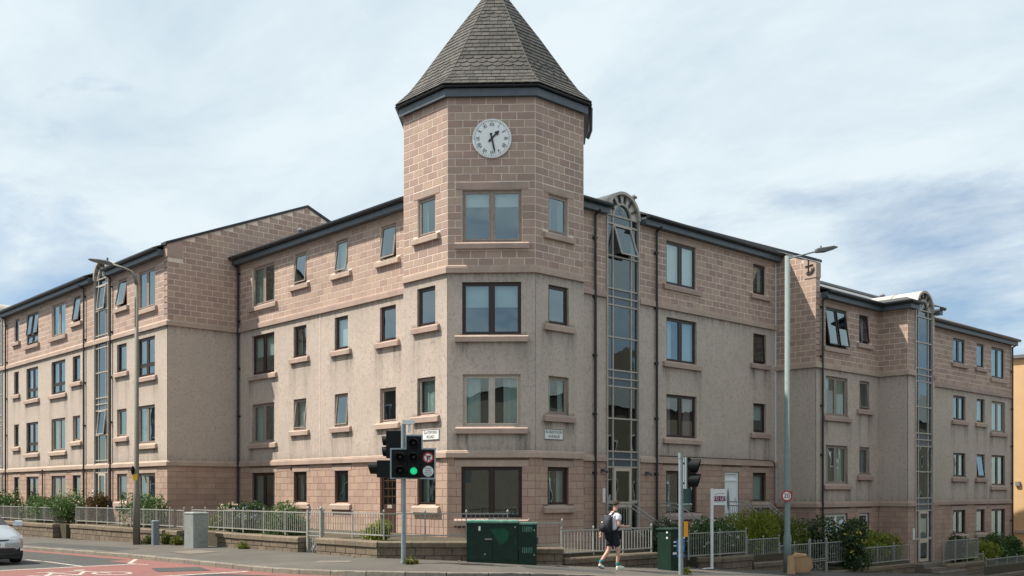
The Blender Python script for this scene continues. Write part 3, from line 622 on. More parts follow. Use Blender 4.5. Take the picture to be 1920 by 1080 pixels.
# ------------------------------------------------------------------ clock tower
AX, AY = 18.80, 22.92; BX, BY = 20.61, 21.11
TW = thing('corner_tower', 'octagonal corner tower of pink blockwork with slate spire and clock', 'tower', 21.6, 24.0, -1.7)
TL = Fr((AX, 0), (0, 1), (-1, 0)); TF = Fr((AX, AY), (1, -1), (-1, -1)); TR = Fr((0, BY), (1, 0), (0, -1))
OCT = [(18.80, 25.03), (18.80, 22.92), (20.61, 21.11), (22.66, 21.11), (24.47, 22.92), (24.47, 25.03), (22.66, 26.84), (20.61, 26.84)]
CX, CY = 21.635, 23.975
def tower():
    blk = []
    facade(TW, blk, TL, AY, 25.03, 0, [(23.47, 24.34, 3, 0, dict(frame=TP, inside='curtt')), (23.47, 24.34, 2, 0, dict(frame=B_, inside='dark')), (23.47, 24.34, 1, 0, dict(frame=TP, inside='net')), (23.47, 24.34, 0, 0, dict(frame=B_, inside='curtg'))], top=11.5)
    facade(TW, blk, TF, 0, 2.56, 0, [(.43, 2.17, 3, 1, dict(kind='two', frame=TP, inside='blind.26', tilt=.0)), (.43, 2.15, 2, 1, dict(kind='two', frame=B_, inside='blind.42')), (.45, 2.13, 1, 1, dict(kind='two', frame='frame_cream', inside='curtw')), (.41, 2.17, 0, 1, dict(kind='two', frame=B_, inside='dark', gl='glass'))], top=11.5)
    facade(TW, blk, TR, BX, 22.66, 0, [(21.14, 22.0, 3, 0, dict(frame=TP, inside='curtt')), (21.14, 22.0, 2, 0, dict(frame=B_, inside='dark')), (21.14, 22.0, 1, 0, dict(frame=TP, inside='curtw')), (21.12, 22.0, 0, 0, dict(frame=B_, inside='midcurtw'))], top=11.5)
    for i in range(3, 8):                                              # the faces turned to the roofs
        a, b = Vector(OCT[i]), Vector(OCT[(i+1) % 8]); d = (b-a).normalized(); fr = Fr(a, d, (d.y, -d.x)); L = (b-a).length
        mb = MB(); wall_zone(mb, fr, 0, L, -1.75, 11.5, []); mb.build('rear_wall', 'facing_mortar', TW); lay(blk, fr, 0, L, 8.9, 11.46, [], 'facing_block')
    blocks_finish(TW, blk)
    string_course(TW, OCT[:4])
    mb = MB(); mb.sweep(OCT, [(.0, 11.47), (.12, 11.47), (.12, 11.45), (.145, 11.45), (.145, 11.68), (.0, 11.68)], closed=True); mb.build('fascia', 'fascia_paint', TW)
    mb = MB(); cz = 11.72; mb.sweep(OCT, [(.15, cz+.03)]+[(.205+.055*math.cos(a), cz+.02+.055*math.sin(a)) for a in [R(180+30*k) for k in range(7)]]+[(.15, cz+.045)], closed=True); mb.build('gutter', 'gutter_black', TW)
    mb = MB(); mb.tube([(22.86, 20.98, 11.68), (22.86, 20.99, 11.0), (22.78, 21.04, 10.75)], .05, 8); mb.build('downpipe', 'pipe_black', TW)
    # spire: underlay plus slates course by course
    prof = [(1.082, 11.79), (.935, 12.23), (.815, 12.72), (.515, 14.02), (.155, 15.50), (.0, 16.15)]
    c = Vector((CX, CY))
    def P(i, k, z, lift=0): q = c+(Vector(OCT[i % 8])-c)*k; d = (Vector(OCT[i % 8])-c).normalized()*lift; return Vector((q.x+d.x, q.y+d.y, z+lift*.6))
    mb = MB(); mb.rings([[P(i, k, z) for i in range(8)] for k, z in prof[:-1]]+[[P(i, .004, prof[-1][1]) for i in range(8)]]); rf = mb.build('spire', 'slate', TW)
    def at(t):                     # distance along the profile -> (k, z)
        for (k0, z0), (k1, z1) in zip(prof, prof[1:]):
            L = math.hypot((k0-k1)*2.9, z1-z0)
            if t <= L: return k0+(k1-k0)*t/L, z0+(z1-z0)*t/L
            t -= L
        return .0, prof[-1][1]
    tot = sum(math.hypot((a[0]-b[0])*2.9, b[1]-a[1]) for a, b in zip(prof, prof[1:])); rowh = .192; nr = int(tot/rowh); sl = []
    for r in range(nr):
        t0, t1 = r*rowh, min((r+1.25)*rowh, tot); k0, z0 = at(t0); k1, z1 = at(t1); fish = r in (5, 6, 7, 18, 19)
        for i in range(8):
            a, b, d, e = P(i, k0, z0, .022), P(i+1, k0, z0, .022), P(i+1, k1, z1, .006), P(i, k1, z1, .006)
            w = (b-a).length; n = max(1, round(w/(.30 if fish else .26))); off = .5 if r % 2 else 0
            us = sorted({0, 1, *[min(1, max(0, (j+off)/n)) for j in range(n+1)]})
            for u0, u1 in zip(us, us[1:]):
                if u1-u0 < .02: continue
                g = .006/w; J = random.uniform(-.004, .004)
                nrm = (b-a).cross(e-a).normalized(); lf = nrm*(.004+random.random()*.006)
                q = [a.lerp(b, u0+g)+lf, a.lerp(b, u1-g)+lf, e.lerp(d, u1-g), e.lerp(d, u0+g)]; up = (q[3]-q[0])
                if fish and u1-u0 > .6/n:
                    x = (q[1]-q[0]); bt = [q[0]+up*.42, q[0]+x*.1+up*.2, q[0]+x*.3+up*.04, q[0]+x*.5, q[0]+x*.7+up*.04, q[0]+x*.9+up*.2, q[1]+up*.42]
                else: bt = [q[0]+up*J, q[1]+up*random.uniform(-.01, .03)]
                sl.append((i, r, bt, q[2], q[3], nrm))
    def ar(s):
        p = proj(s[2][0]); q = proj(s[3]); vis = {0: 2, 1: 3, 2: 2, 7: 1, 3: 1}.get(s[0], 0)
        return abs((p[0]-q[0])*(p[1]-q[1]))*(0 if p[1] < 0 else 1)*(1 if vis else 0)
    sl.sort(key=ar, reverse=True)
    def geo(mb, s):
        i, r, bt, q2, q3, nrm = s; n = len(bt); low = [p-nrm*.016 for p in bt]
        mb.add([*bt, q2, q3, *low], [tuple(range(n+2))]+[(k+n+2, k+n+3, k+1, k) for k in range(n-1)])
    for s in sl[:300]: mb = MB(); geo(mb, s); mb.build('slate', 'slate', TW)
    mb = MB()
    for s in sl[300:]: mb.cr = random.random(); geo(mb, s)
    o = mb.build('slate_courses', 'slate', TW); o['kind'] = 'stuff'
    hp = MB()
    for i in range(8): hp.tube([P(i, k, z, .012) for k, z in prof[:-1]]+[P(i, .01, 16.15)], .02, 5)
    hp.build('hip', 'slate', TW)
tower()

# ------------------------------------------------------------------ left wing (between tower and gable block)
LWX = 19.78; GX, GY = 16.83, 37.36
LWt = thing('apartment_wing', 'sunlit wing of flats with four window columns between tower and gable wall', 'building', 25, 31.5, -1.6, 'blocks of flats round the corner')
LF = Fr((LWX, 0), (0, 1), (-1, 0))
def W(a, b, big, specs): return [(a, b, fl, big, dict(s)) for fl, s in enumerate(specs) if s is not None]
def left_wing():
    blk = []
    ws = W(34.49, 36.21, 1, [dict(kind='two', frame=B_, inside='curtg', z0=-1.15, sill=False), dict(kind='two', frame=TP, inside='curtw'), dict(kind='two', frame=B_, inside='blind.5'), dict(kind='two', frame=TP, inside='curtt')])
    ws += W(32.2, 33.09, 0, [dict(frame=B_, inside='curtg'), dict(frame=TP, inside='net', tilt=.12), dict(frame=B_, inside='curtg'), dict(frame=TP, inside='dark', tilt=.10)])
    ws += W(29.51, 30.34, 0, [dict(frame=B_, inside='curtt'), dict(frame=TP, inside='dark', tilt=.10), dict(frame=B_, inside='blind.9'), dict(frame=TP, inside='net', tilt=.13)])
    ws += W(26.74, 27.63, 0, [dict(door=1, z0=-1.38), dict(frame=TP, inside='dark'), dict(frame=B_, inside='dark'), dict(frame=TP, inside='dark', tilt=.13)])
    facade(LWt, blk, LF, 25.6, GY, 0, ws, zb=-1.6); blocks_finish(LWt, blk)
    string_course(LWt, [(LWX, GY), (LWX, 25.6)])
    eaves(LWt, [(LWX, GY+.22), (LWX, 25.9)], 9.03)
    slab_roof(LWt, [(LWX+.06, 26.2, 9.47), (LWX+6.2, 33.0, 12.0), (LWX+6.2, GY-.02, 12.0), (LWX+.06, GY-.02, 9.47)]); slab_roof(LWt, [(LWX+6.2, 33.0, 12.0), (LWX+12.7, 33.0, 9.31), (LWX+12.7, GY, 9.31), (LWX+6.2, GY, 12.0)]); slab_roof(LWt, [(LWX+.08, 26.2, 9.45), (LWX+12.7, 26.2, 9.29), (LWX+12.7, 33.0, 9.32), (LWX+6.2, 33.0, 11.98)], name='hip_roof')
    mb = MB(); mb.box(LWX+12.2, LWX+12.4, 27, GY, -1.6, 9.2); mb.build('rear_wall', 'harling', LWt)
    pipe(LWt, LF, 37.2, -1.4, 8.95, top=.3); jb = MB(); jb.fbox(LF, 31.26, 31.29, 1.2, 6.34, .013, .02); jb.build('movement_joint', 'facing_mortar', LWt)
    mb = MB(); mb.tube([LF.p(37.31, -1.4, .05), LF.p(37.31, 9.0, .05)], .02, 6); mb.build('corner_bead', 'pipe_grey', LWt)
    vent(LWt, (LWX+1.2, 34.6, 9.85), .3)
    d = MB(); a, b, z0, z1 = 26.74, 27.63, -1.38, .71                    # brown half glazed front door
    for q in ((a, a+.1, z0, z1), (b-.1, b, z0, z1), (a+.1, b-.1, z1-.1, z1), (a+.1, b-.1, z0, z0+.95)): d.fbox(LF, *q, -.14, -.08)
    for k in (1, 2): d.fbox(LF, a+.1+k*.23-.015, a+.1+k*.23+.015, z0+.95, z1-.1, -.13, -.085)
    for k in (1, 2, 3): d.fbox(LF, a+.1, b-.1, z0+.95+k*.26-.015, z0+.95+k*.26+.015, -.132, -.083)
    door = d.build('front_door', 'door_brown', LWt)
    p = MB(); p.poly([LF.p(a+.1, z0+.9, -.11), LF.p(b-.1, z0+.9, -.11), LF.p(b-.1, z1-.05, -.11), LF.p(a+.1, z1-.05, -.11)]); p.build('pane', 'glass_dark', door)
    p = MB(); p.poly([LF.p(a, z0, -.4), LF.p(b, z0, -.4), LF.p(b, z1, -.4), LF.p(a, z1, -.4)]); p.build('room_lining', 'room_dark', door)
    p = MB(); p.fbox(LF, a+.33, a+.58, z0+.82, z0+.93, -.08, -.07); p.build('letterbox', 'brass', door)
    p = MB(); disc(p, LF, 33.25, .84, .055, 0, .03, 14); p.build('wall_vent', 'pipe_black', LWt)
left_wing()

# ------------------------------------------------------------------ gable block at the left
GBt = thing('apartment_block', 'left block of flats with a tall windowless gable wall and glazed stair', 'building', 23, 49, -1.6, 'blocks of flats round the corner')
GF = Fr((GX, 0), (0, 1), (-1, 0)); GG = Fr((0, GY), (1, 0), (0, -1))
def gable_block():
    blk = []; st = (43.04, 44.61); st2 = (57.3, 58.9)
    ws = W(38.47, 40.14, 1, [dict(kind='two', frame=TP, inside='curtt', sill=False, z0=-1.0), dict(kind='two', frame=TP, inside='curtw'), dict(kind='T', frame=B_, inside='midcurtg'), dict(kind='two', frame=TP, inside='dark')])
    ws += W(41.2, 42.19, 0, [dict(frame=TP, inside='curtt'), dict(frame=TP, inside='curtt'), dict(frame=B_, inside='curtg'), dict(frame=TP, inside='dark', tilt=.2)])
    ws += W(46.32, 47.24, 0, [dict(frame=B_, inside='curtg'), dict(frame=TP, inside='curtg'), dict(frame=B_, inside='dark'), dict(frame=B_, inside='dark', tilt=.15)])
    ws += W(48.18, 50.0, 1, [dict(kind='two', frame=TP, inside='curtg', sill=False, z0=-1.1), dict(kind='two', frame=TP, inside='curtw'), dict(kind='T', frame=B_, inside='midcurtg'), dict(kind='two', frame=TP, inside='net')])
    ws += W(51.85, 53.57, 1, [dict(kind='T', frame=B_, inside='dark', sill=False, z0=-1.1), dict(kind='T', frame=B_, inside='midcurtg'), dict(kind='T', frame=B_, inside='curtw'), dict(kind='T', frame=B_, inside='curtw', tilt=.12)])
    ws += W(54.71, 55.46, 0, [dict(frame=B_, inside='curtg'), dict(frame=B_, inside='dark'), dict(frame=B_, inside='dark'), dict(frame=B_, inside='dark')])
    facade(GBt, blk, GF, GY, 63.0, 0, ws, extra=[(st[0], st[1], -1.4, 9.6), (st2[0], st2[1], -1.4, 9.6)], zb=-1.9)
    top = lambda x: 9.46+.414*(x-GX) if x < 22.97 else 12.0-.414*(x-22.97)
    g, h, k = MB(), MB(), MB()                                        # the gable wall
    wall_zone(g, GG, GX, 20.2, -1.9, 1.0, []); g.build('gable_base_wall', 'ashlar_mortar', GBt)
    wall_zone(h, GG, GX, 20.2, 1.0, 6.4, [], o=.012, grid=.15); stain_attr(h.build('harled_wall', 'harling', GBt), GG, [], 6.35, 1.18)
    k.poly([GG.p(x, z) for x, z in ((GX, 6.4), (29.1, 6.4), (29.1, 9.46), (22.97, 12.0), (GX, 9.46))]); k.poly([(x, GY+.3, z) for x, z in ((GX, 6.4), (29.1, 6.4), (29.1, 9.46), (22.97, 12.0), (GX, 9.46))]); k.poly([(GX, GY, 6.4), (GX, GY+.3, 6.4), (GX, GY+.3, 9.46), (GX, GY, 9.46)])
    k.build('gable_wall', 'facing_mortar', GBt)
    lay(blk, GG, GX, 20.0, -1.9, .98, [], 'ashlar_block', .225, .8, .012, .006)
    lay(blk, GG, GX, 29.0, 6.56, 11.95, [(GX, GX+.62, 8.95, 9.5)], 'facing_block', clip=lambda z: (GX+max(0, (z+.1-9.46)/.414), 29.1-max(0, (z+.1-9.46)/.414)))
    blocks_finish(GBt, blk)
    mb = MB(); mb.hexa([GG.p(GX-.03, 8.98, .035), GG.p(GX+.6, 8.98, .035), GG.p(GX+.6, 8.98, -.3), GG.p(GX-.03, 8.98, -.3), GG.p(GX-.03, 9.44, .035), GG.p(GX+.6, 9.68, .035), GG.p(GX+.6, 9.68, -.3), GG.p(GX-.03, 9.44, -.3)]); mb.build('kneeler_stone', 'stone_trim', GBt)
    for x0, x1 in ((GX-.1, 22.97), (22.97, 29.2)):
        mb = MB(); z0, z1 = top(max(x0, GX))-(.04 if x0 < GX else 0), top(min(x1, 29.1)); mb.hexa([(x0, GY-.07, z0), (x1, GY-.07, z1), (x1, GY+.36, z1), (x0, GY+.36, z0), (x0, GY-.07, z0+.11), (x1, GY-.07, z1+.11), (x1, GY+.36, z1+.11), (x0, GY+.36, z0+.11)]); mb.build('verge_coping', 'gutter_black', GBt)
    mb = MB(); mb.sweep([(GX, 63), (GX, GY), (LWX-.01, GY)], [(.0, .98), (.085, .98), (.085, 1.12), (.06, 1.135), (0, 1.2)]); mb.build('string_course', 'stone_trim', GBt)
    mb = MB(); mb.sweep([(GX, 63), (GX, GY), (LWX-.01, GY)], [(.0, 6.35), (.085, 6.35), (.085, 6.51), (.06, 6.525), (0, 6.59)]); mb.build('string_course', 'stone_trim', GBt)
    eaves(GBt, [(GX, st[0]-.08), (GX, GY+.25)], 9.03); eaves(GBt, [(GX, st2[0]-.08), (GX, st[1]+.08)], 9.03); eaves(GBt, [(GX, 63), (GX, st2[1]+.08)], 9.03)
    slab_roof(GBt, [(GX+.06, GY+.31, 9.47), (22.97, GY+.31, 12.0), (22.97, 63, 12.0), (GX+.06, 63, 9.47)]); slab_roof(GBt, [(22.97, GY+.31, 12.0), (29.4, GY+.31, 9.35), (29.4, 63, 9.35), (22.97, 63, 12.0)])
    stair(GBt, GF, *st, -1.35, 0, openw=.1); stair(GBt, GF, *st2, -1.35, 0, openw=0)
    mb = MB(); mb.box(28.9, 29.1, GY+.3, 63, -1.9, 9.3); mb.box(GX+.2, 28.9, 62.8, 63, -1.9, 9.3); mb.build('rear_wall', 'harling', GBt)
    pipe(GBt, GF, 45.7, -1.5, 8.95, top=.3); pipe(GBt, GF, 42.72, -1.5, 8.95, top=.3); pipe(GBt, GF, 56.6, -1.5, 8.95, top=.3); pipe(GBt, GF, 51.0, -1.5, 1.0, r=.03)
gable_block()

# ------------------------------------------------------------------ right wing
RY = 22.25
RWt = thing('apartment_wing', 'shaded right wing of flats with white front door and arched stair beside tower', 'building', 29, 27, -2.0, 'blocks of flats round the corner')
RF = Fr((0, RY), (1, 0), (0, -1)); QX = 35.03
def right_wing():
    blk = []; st = (24.96, 26.61)
    ws = W(28.11, 29.85, 1, [dict(kind='two', frame=B_, inside='curtt'), dict(kind='two', frame=B_, inside='midcurtp'), dict(kind='two', frame=B_, inside='curtw'), dict(kind='two', frame=B_, inside='blind.95')])
    ws += W(33.44, 34.32, 0, [dict(frame=B_, inside='net'), dict(frame=B_, inside='blind.5'), dict(frame=B_, inside='dark', tilt=.06), dict(frame=B_, inside='curtw')])
    ws += [(31.59, 32.48, 0, 0, dict(door=1, z0=-1.30))]
    facade(RWt, blk, RF, 22.4, QX, 0, ws, extra=[(st[0], st[1], -1.35, 9.6)], zb=-2.3); blocks_finish(RWt, blk)
    string_course(RWt, [(22.5, RY), (st[0]-.02, RY)]); string_course(RWt, [(st[1]+.02, RY), (QX, RY)])
    eaves(RWt, [(22.9, RY), (st[0]-.08, RY)], 9.03); eaves(RWt, [(st[1]+.08, RY), (QX-.02, RY)], 9.03)
    slab_roof(RWt, [(23.0, RY+.06, 9.47), (QX, RY+.06, 9.47), (QX, RY+6.2, 12.0), (29.5, RY+6.2, 12.0)]); slab_roof(RWt, [(29.5, RY+6.2, 12.0), (QX, RY+6.2, 12.0), (QX, RY+12.6, 9.35), (29.5, RY+12.6, 9.35)])
    mb = MB(); mb.box(26, QX, RY+12.2, RY+12.4, -2, 9.2); mb.build('rear_wall', 'harling', RWt)
    stair(RWt, RF, *st, -1.32, 0)
    pipe(RWt, RF, 24.36, -1.9, 8.95, top=.3); pipe(RWt, RF, 27.49, -1.9, 8.95, top=.3)
    mb = MB(); mb.tube([RF.p(QX-.06, -2.2, .03), RF.p(QX-.06, 9.0, .03)], .022, 6); mb.build('corner_bead', 'frame_white', RWt)
    mb = MB(); mb.tube([RF.p(x, z, .11) for x, z in ((27.6, 1.22), (28.0, 1.22), (30, 1.21), (33, 1.2), (34.6, 1.19), (34.75, 1.1), (34.8, .9), (34.8, -2.0))], .018, 5); mb.build('cable', 'pipe_black', RWt)
    for s, z in ((24.75, .68), (27.0, .62)):
        mb = MB(); mb.fbox(RF, s-.05, s+.05, z-.04, z+.05, .01, .14); mb.tube([RF.p(s, z, .12), RF.p(s+.09, z-.05, .2)], [.05, .06], 8); mb.build('wall_lamp', 'lamp_body', RWt)
    vent(RWt, (29.2, RY+2.4, 10.4), .55)
    a, b, z0, z1 = 31.59, 32.48, -1.30, .71                              # white front door with a leaf shaped pane
    d = MB()
    for q in ((a, a+.07, z0, z1), (b-.07, b, z0, z1), (a+.07, b-.07, z1-.07, z1)): d.fbox(RF, *q, -.15, -.03)
    d.fbox(RF, a+.07, b-.07, z0, z1-.34, -.12, -.07); d.fbox(RF, a+.07, b-.07, z1-.34, z1-.28, -.14, -.04); d.fbox(RF, a+.07, b-.07, z1-.28, z1-.07, -.12, -.09)
    door = d.build('front_door', 'door_white', RWt)
    p = MB(); c = a+.30; zc = z0+1.0; p.poly([RF.p(c+.085*math.sin(math.pi*t)*sg, zc-.45+.9*t, -.06) for sg, ts in ((1, [i/10 for i in range(11)]), (-1, [1-i/10 for i in range(1, 10)])) for t in ts]); p.build('pane', 'glass_dark', door)
    p = MB(); p.fbox(RF, a+.09, b-.09, z0+.43, z0+.46, -.07, -.055); p.fbox(RF, a+.18, b-.2, z0+.1, z0+.36, -.07, -.06); p.build('moulding', 'sign_grey_text', door)
    p = MB(); p.fbox(RF, b-.17, b-.12, z0+.92, z0+1.06, -.07, -.03); p.build('handle', 'brass', door)
right_wing()

# ------------------------------------------------------------------ lower block down the right street
D = -1.60; PY = 20.5; SY = 19.25; FY = 20.6; SX0, SX1 = 40.0, 42.45; EX = 54.27
RBt = thing('apartment_block', 'lower right block of flats stepping down the hill with projecting stair bay', 'building', 45, 26, -3.4, 'blocks of flats round the corner')
def right_block():
    blk = []; zb = -4.6
    P1 = Fr((0, PY), (1, 0), (0, -1)); P2 = Fr((0, SY), (1, 0), (0, -1)); P3 = Fr((0, FY), (1, 0), (0, -1)); Q1 = Fr((QX, 0), (0, 1), (-1, 0)); Q2 = Fr((SX0, 0), (0, 1), (-1, 0)); st = (40.61, 42.22)
    FWt = 'frame_white'
    ws = W(35.75, 37.43, 1, [dict(kind='two', frame=FWt, inside='net'), dict(kind='two', frame=TP, inside='curtw'), dict(kind='two', frame=TP, inside='curtt'), dict(kind='two', frame=B_, inside='dark', tilt=.15)])
    ws += W(38.37, 39.2, 0, [dict(frame=FWt, inside='dark'), dict(frame=TP, inside='curtt'), dict(frame=TP, inside='dark', tilt=.08), dict(frame=B_, inside='curtw', tilt=.1)])
    facade(RBt, blk, P1, QX, SX0, D, ws, zb=zb)
    facade(RBt, blk, P2, SX0, st[0], D, [], zb=zb); facade(RBt, blk, P2, st[1], SX1, D, [], zb=zb)
    w3 = W(47.35, 48.69, 0, [dict(kind='two', frame=B_, inside='curtt'), dict(kind='two', frame=B_, inside='net'), dict(kind='two', frame=B_, inside='curtw'), dict(kind='two', frame=B_, inside='dark')])
    w3 += W(49.96, 50.89, 0, [dict(frame=B_, inside='dark'), dict(frame=B_, inside='curtt', tilt=.12), dict(frame=B_, inside='curtg'), dict(frame=B_, inside='dark')])
    w3 += W(51.73, 53.38, 1, [dict(kind='two', frame=B_, inside='curtg', z0=-2.7, sill=False), dict(kind='two', frame=B_, inside='curtt'), dict(kind='two', frame=TP, inside='net'), dict(kind='two', frame=B_, inside='net')])
    facade(RBt, blk, P3, SX1, EX, D, w3, zb=zb)
    g, h, k = MB(), MB(), MB(); top = lambda y: 8.80+.404*(y-PY) if y < 26.8 else 11.345-.404*(y-26.8)
    wall_zone(g, Q1, PY, 22.4, zb, 1.0+D, []); g.build('return_base_wall', 'ashlar_mortar', RBt); g = MB(); wall_zone(g, Q2, SY, 20.7, zb, 1.0+D, []); g.build('return_base_wall', 'ashlar_mortar', RBt)
    wall_zone(h, Q1, PY, 22.4, 1.0+D, 6.4+D, [], o=.012, grid=.15); stain_attr(h.build('harled_wall', 'harling', RBt), Q1, [], 6.35+D, 1.18+D); h = MB(); wall_zone(h, Q2, SY, 20.7, 1.0+D, 6.4+D, [], o=.012, grid=.15); stain_attr(h.build('harled_wall', 'harling', RBt), Q2, [], 6.35+D, 1.18+D)
    k.poly([(QX, y, z) for y, z in ((PY, 6.4+D), (33.1, 6.4+D), (33.1, 8.80), (26.8, 11.345), (PY, 8.80))]); k.poly([(QX+.3, y, z) for y, z in ((PY, 6.4+D), (33.1, 6.4+D), (33.1, 8.80), (26.8, 11.345), (PY, 8.80))]); k.poly([(QX, PY, 6.4+D), (QX+.3, PY, 6.4+D), (QX+.3, PY, 8.8), (QX, PY, 8.8)])
    k.build('gable_wall', 'facing_mortar', RBt); k = MB(); wall_zone(k, Q2, SY, 20.7, 6.4+D, 9.25+D, []); k.build('return_wall', 'facing_mortar', RBt)
    lay(blk, Q1, PY, 22.25, zb, .98+D, [], 'ashlar_block', .225, .52, .012, .006); lay(blk, Q2, SY, PY, zb, .98+D, [], 'ashlar_block', .225, .52, .012, .006)
    lay(blk, Q1, PY, 25.5, 6.56+D, 10.2, [(PY, PY+.52, 8.2, 8.9)], 'facing_block', clip=lambda z: (PY+max(0, (z+.1-8.8)/.404), 33.1)); lay(blk, Q2, SY, PY, 6.56+D, 9.23+D, [], 'facing_block')
    lay(blk, P1, QX, QX+.3, 9.25+D, 8.75, [], 'facing_block')
    blocks_finish(RBt, blk)
    mb = MB(); mb.hexa([(QX-.03, PY-.03, 8.2), (QX+.32, PY-.03, 8.2), (QX+.32, PY+.5, 8.2), (QX-.03, PY+.5, 8.2), (QX-.03, PY-.03, 8.79), (QX+.32, PY-.03, 8.79), (QX+.32, PY+.5, 9.0), (QX-.03, PY+.5, 9.0)]); kn = mb.build('kneeler_stone', 'stone_trim', RBt)
    mb = MB(); E = lambda y, z: (QX-.05, y, z)                             # iron emblem: cross and half ring
    mb.tube([E(PY+.30, 8.80), E(PY+.30, 8.42)], .013, 6); mb.tube([E(PY+.40, 8.65), E(PY+.17, 8.68)], .013, 6); mb.tube([E(PY+.28-.14*math.sin(a), 8.56-.14*math.cos(a)) for a in [R(-40+20*i) for i in range(8)]], .014, 6); mb.build('iron_emblem', 'pipe_black', kn)
    mb.tube([E(PY+.30, 8.92), E(PY+.30, 8.33)], .018, 6); mb.tube([E(PY+.44, 8.66), E(PY+.1, 8.70)], .018, 6); mb.tube([E(PY+.22+.2*math.cos(a), 8.56+.22*math.sin(a)) for a in [R(-110+20*i) for i in range(9)]][::-1] if 0 else [E(PY+.26-.2*math.sin(a), 8.55-.2*math.cos(a)) for a in [R(-40+20*i) for i in range(8)]], .02, 6); mb.build('iron_emblem', 'pipe_black', kn)
    for y0, y1 in ((PY-.05, 26.8), (26.8, 33.2)):
        mb = MB(); z0, z1 = top(max(y0, PY)), top(min(y1, 33.1)); mb.hexa([(QX-.07, y0, z0), (QX+.37, y0, z0), (QX+.37, y1, z1), (QX-.07, y1, z1), (QX-.07, y0, z0+.11), (QX+.37, y0, z0+.11), (QX+.37, y1, z1+.11), (QX-.07, y1, z1+.11)]); mb.build('verge_coping', 'gutter_black', RBt)
    string_course(RBt, [(QX, RY-.01), (QX, PY), (SX0, PY), (SX0, SY), (st[0]-.02, SY)], D); string_course(RBt, [(st[1]+.02, SY), (SX1, SY), (SX1, FY), (EX, FY)], D)
    ez = 9.03+D; eaves(RBt, [(QX+.38, PY), (SX0, PY), (SX0, SY), (st[0]-.08, SY)], ez); eaves(RBt, [(st[1]+.08, SY), (SX1+.15, SY)], ez); eaves(RBt, [(SX1+.3, FY), (EX+.1, FY)], ez)
    rz = ez+.28; rdg = rz+.414*6.63
    for x0, x1, y0 in ((QX+.31, SX0+.6, PY), (SX0+.6, EX+.12, FY)):
        slab_roof(RBt, [(x0, y0+.06, rz+.16), (x1, y0+.06, rz+.16), (x1, 26.8, rdg), (x0, 26.8, rdg)])
    slab_roof(RBt, [(SX0+.06, SY+.06, rz+.16), (SX1, SY+.06, rz+.16), (SX1, 22.2, rz+.26), (SX0+.06, 22.2, rz+.26)], name='bay_roof')
    slab_roof(RBt, [(QX+.31, 26.8, rdg), (EX, 26.8, rdg), (EX, 33.2, rz), (QX+.31, 33.2, rz)])
    mb = MB(); mb.box(QX+.31, EX, 26.65, 26.95, rdg-.02, rdg+.10); mb.build('ridge', 'lead', RBt)
    stair(RBt, P2, *st, -2.95, D, openw=0)
    mb = MB(); mb.poly([(EX, FY, zb), (EX, 33, zb), (EX, 33, rz), (EX, 26.8, rdg-.02), (EX, FY, rz)]); mb.box(QX, EX, 32.8, 33, zb, rz); mb.build('rear_wall', 'harling', RBt)
    pipe(RBt, P1, QX+.36, -3, 8.95+D, top=.3); pipe(RBt, P3, EX-.12, -4, 8.95+D, top=.3)
    for p in ((36.6, 23.6, 9.1), (37.6, 23.3, 8.95), (38.9, 22.9, 8.75), (47.2, 24, 9.2)): vent(RBt, p, .35)
right_block()

# ------------------------------------------------------------------ buildings beyond and across the road
oc = thing('harled_house', 'ochre yellow rendered building just visible past the last right block', 'building', 66, 24, -5)
mb = MB(); OF = Fr((60, 0), (0, 1), (-1, 0)); oh = []; wall_zone(mb, OF, 18.6, 32, -5.5, 7.5, oh); mb.poly([(60, 18.6, -5.5), (72, 18.6, -5.5), (72, 18.6, 7.5), (60, 18.6, 7.5)]); mb.poly([(72, 18.6, -5.5), (72, 32, -5.5), (72, 32, 7.5), (72, 18.6, 7.5)]); mb.build('wall', 'ochre', oc)
mb = MB(); mb.box(59.8, 72.2, 18.4, 32.2, 7.5, 7.68); mb.build('roof', 'lead', oc)
mb = MB(); mb.box(59.9, 60.05, 18.5, 32, -2.35, -2.2); mb.build('string_course', 'smooth_render', oc)
mb = MB(); mb.fbox(OF, 22.3, 22.55, .3, .55, 0, .12); mb.build('wall_vent', 'sign_grey_text', oc)
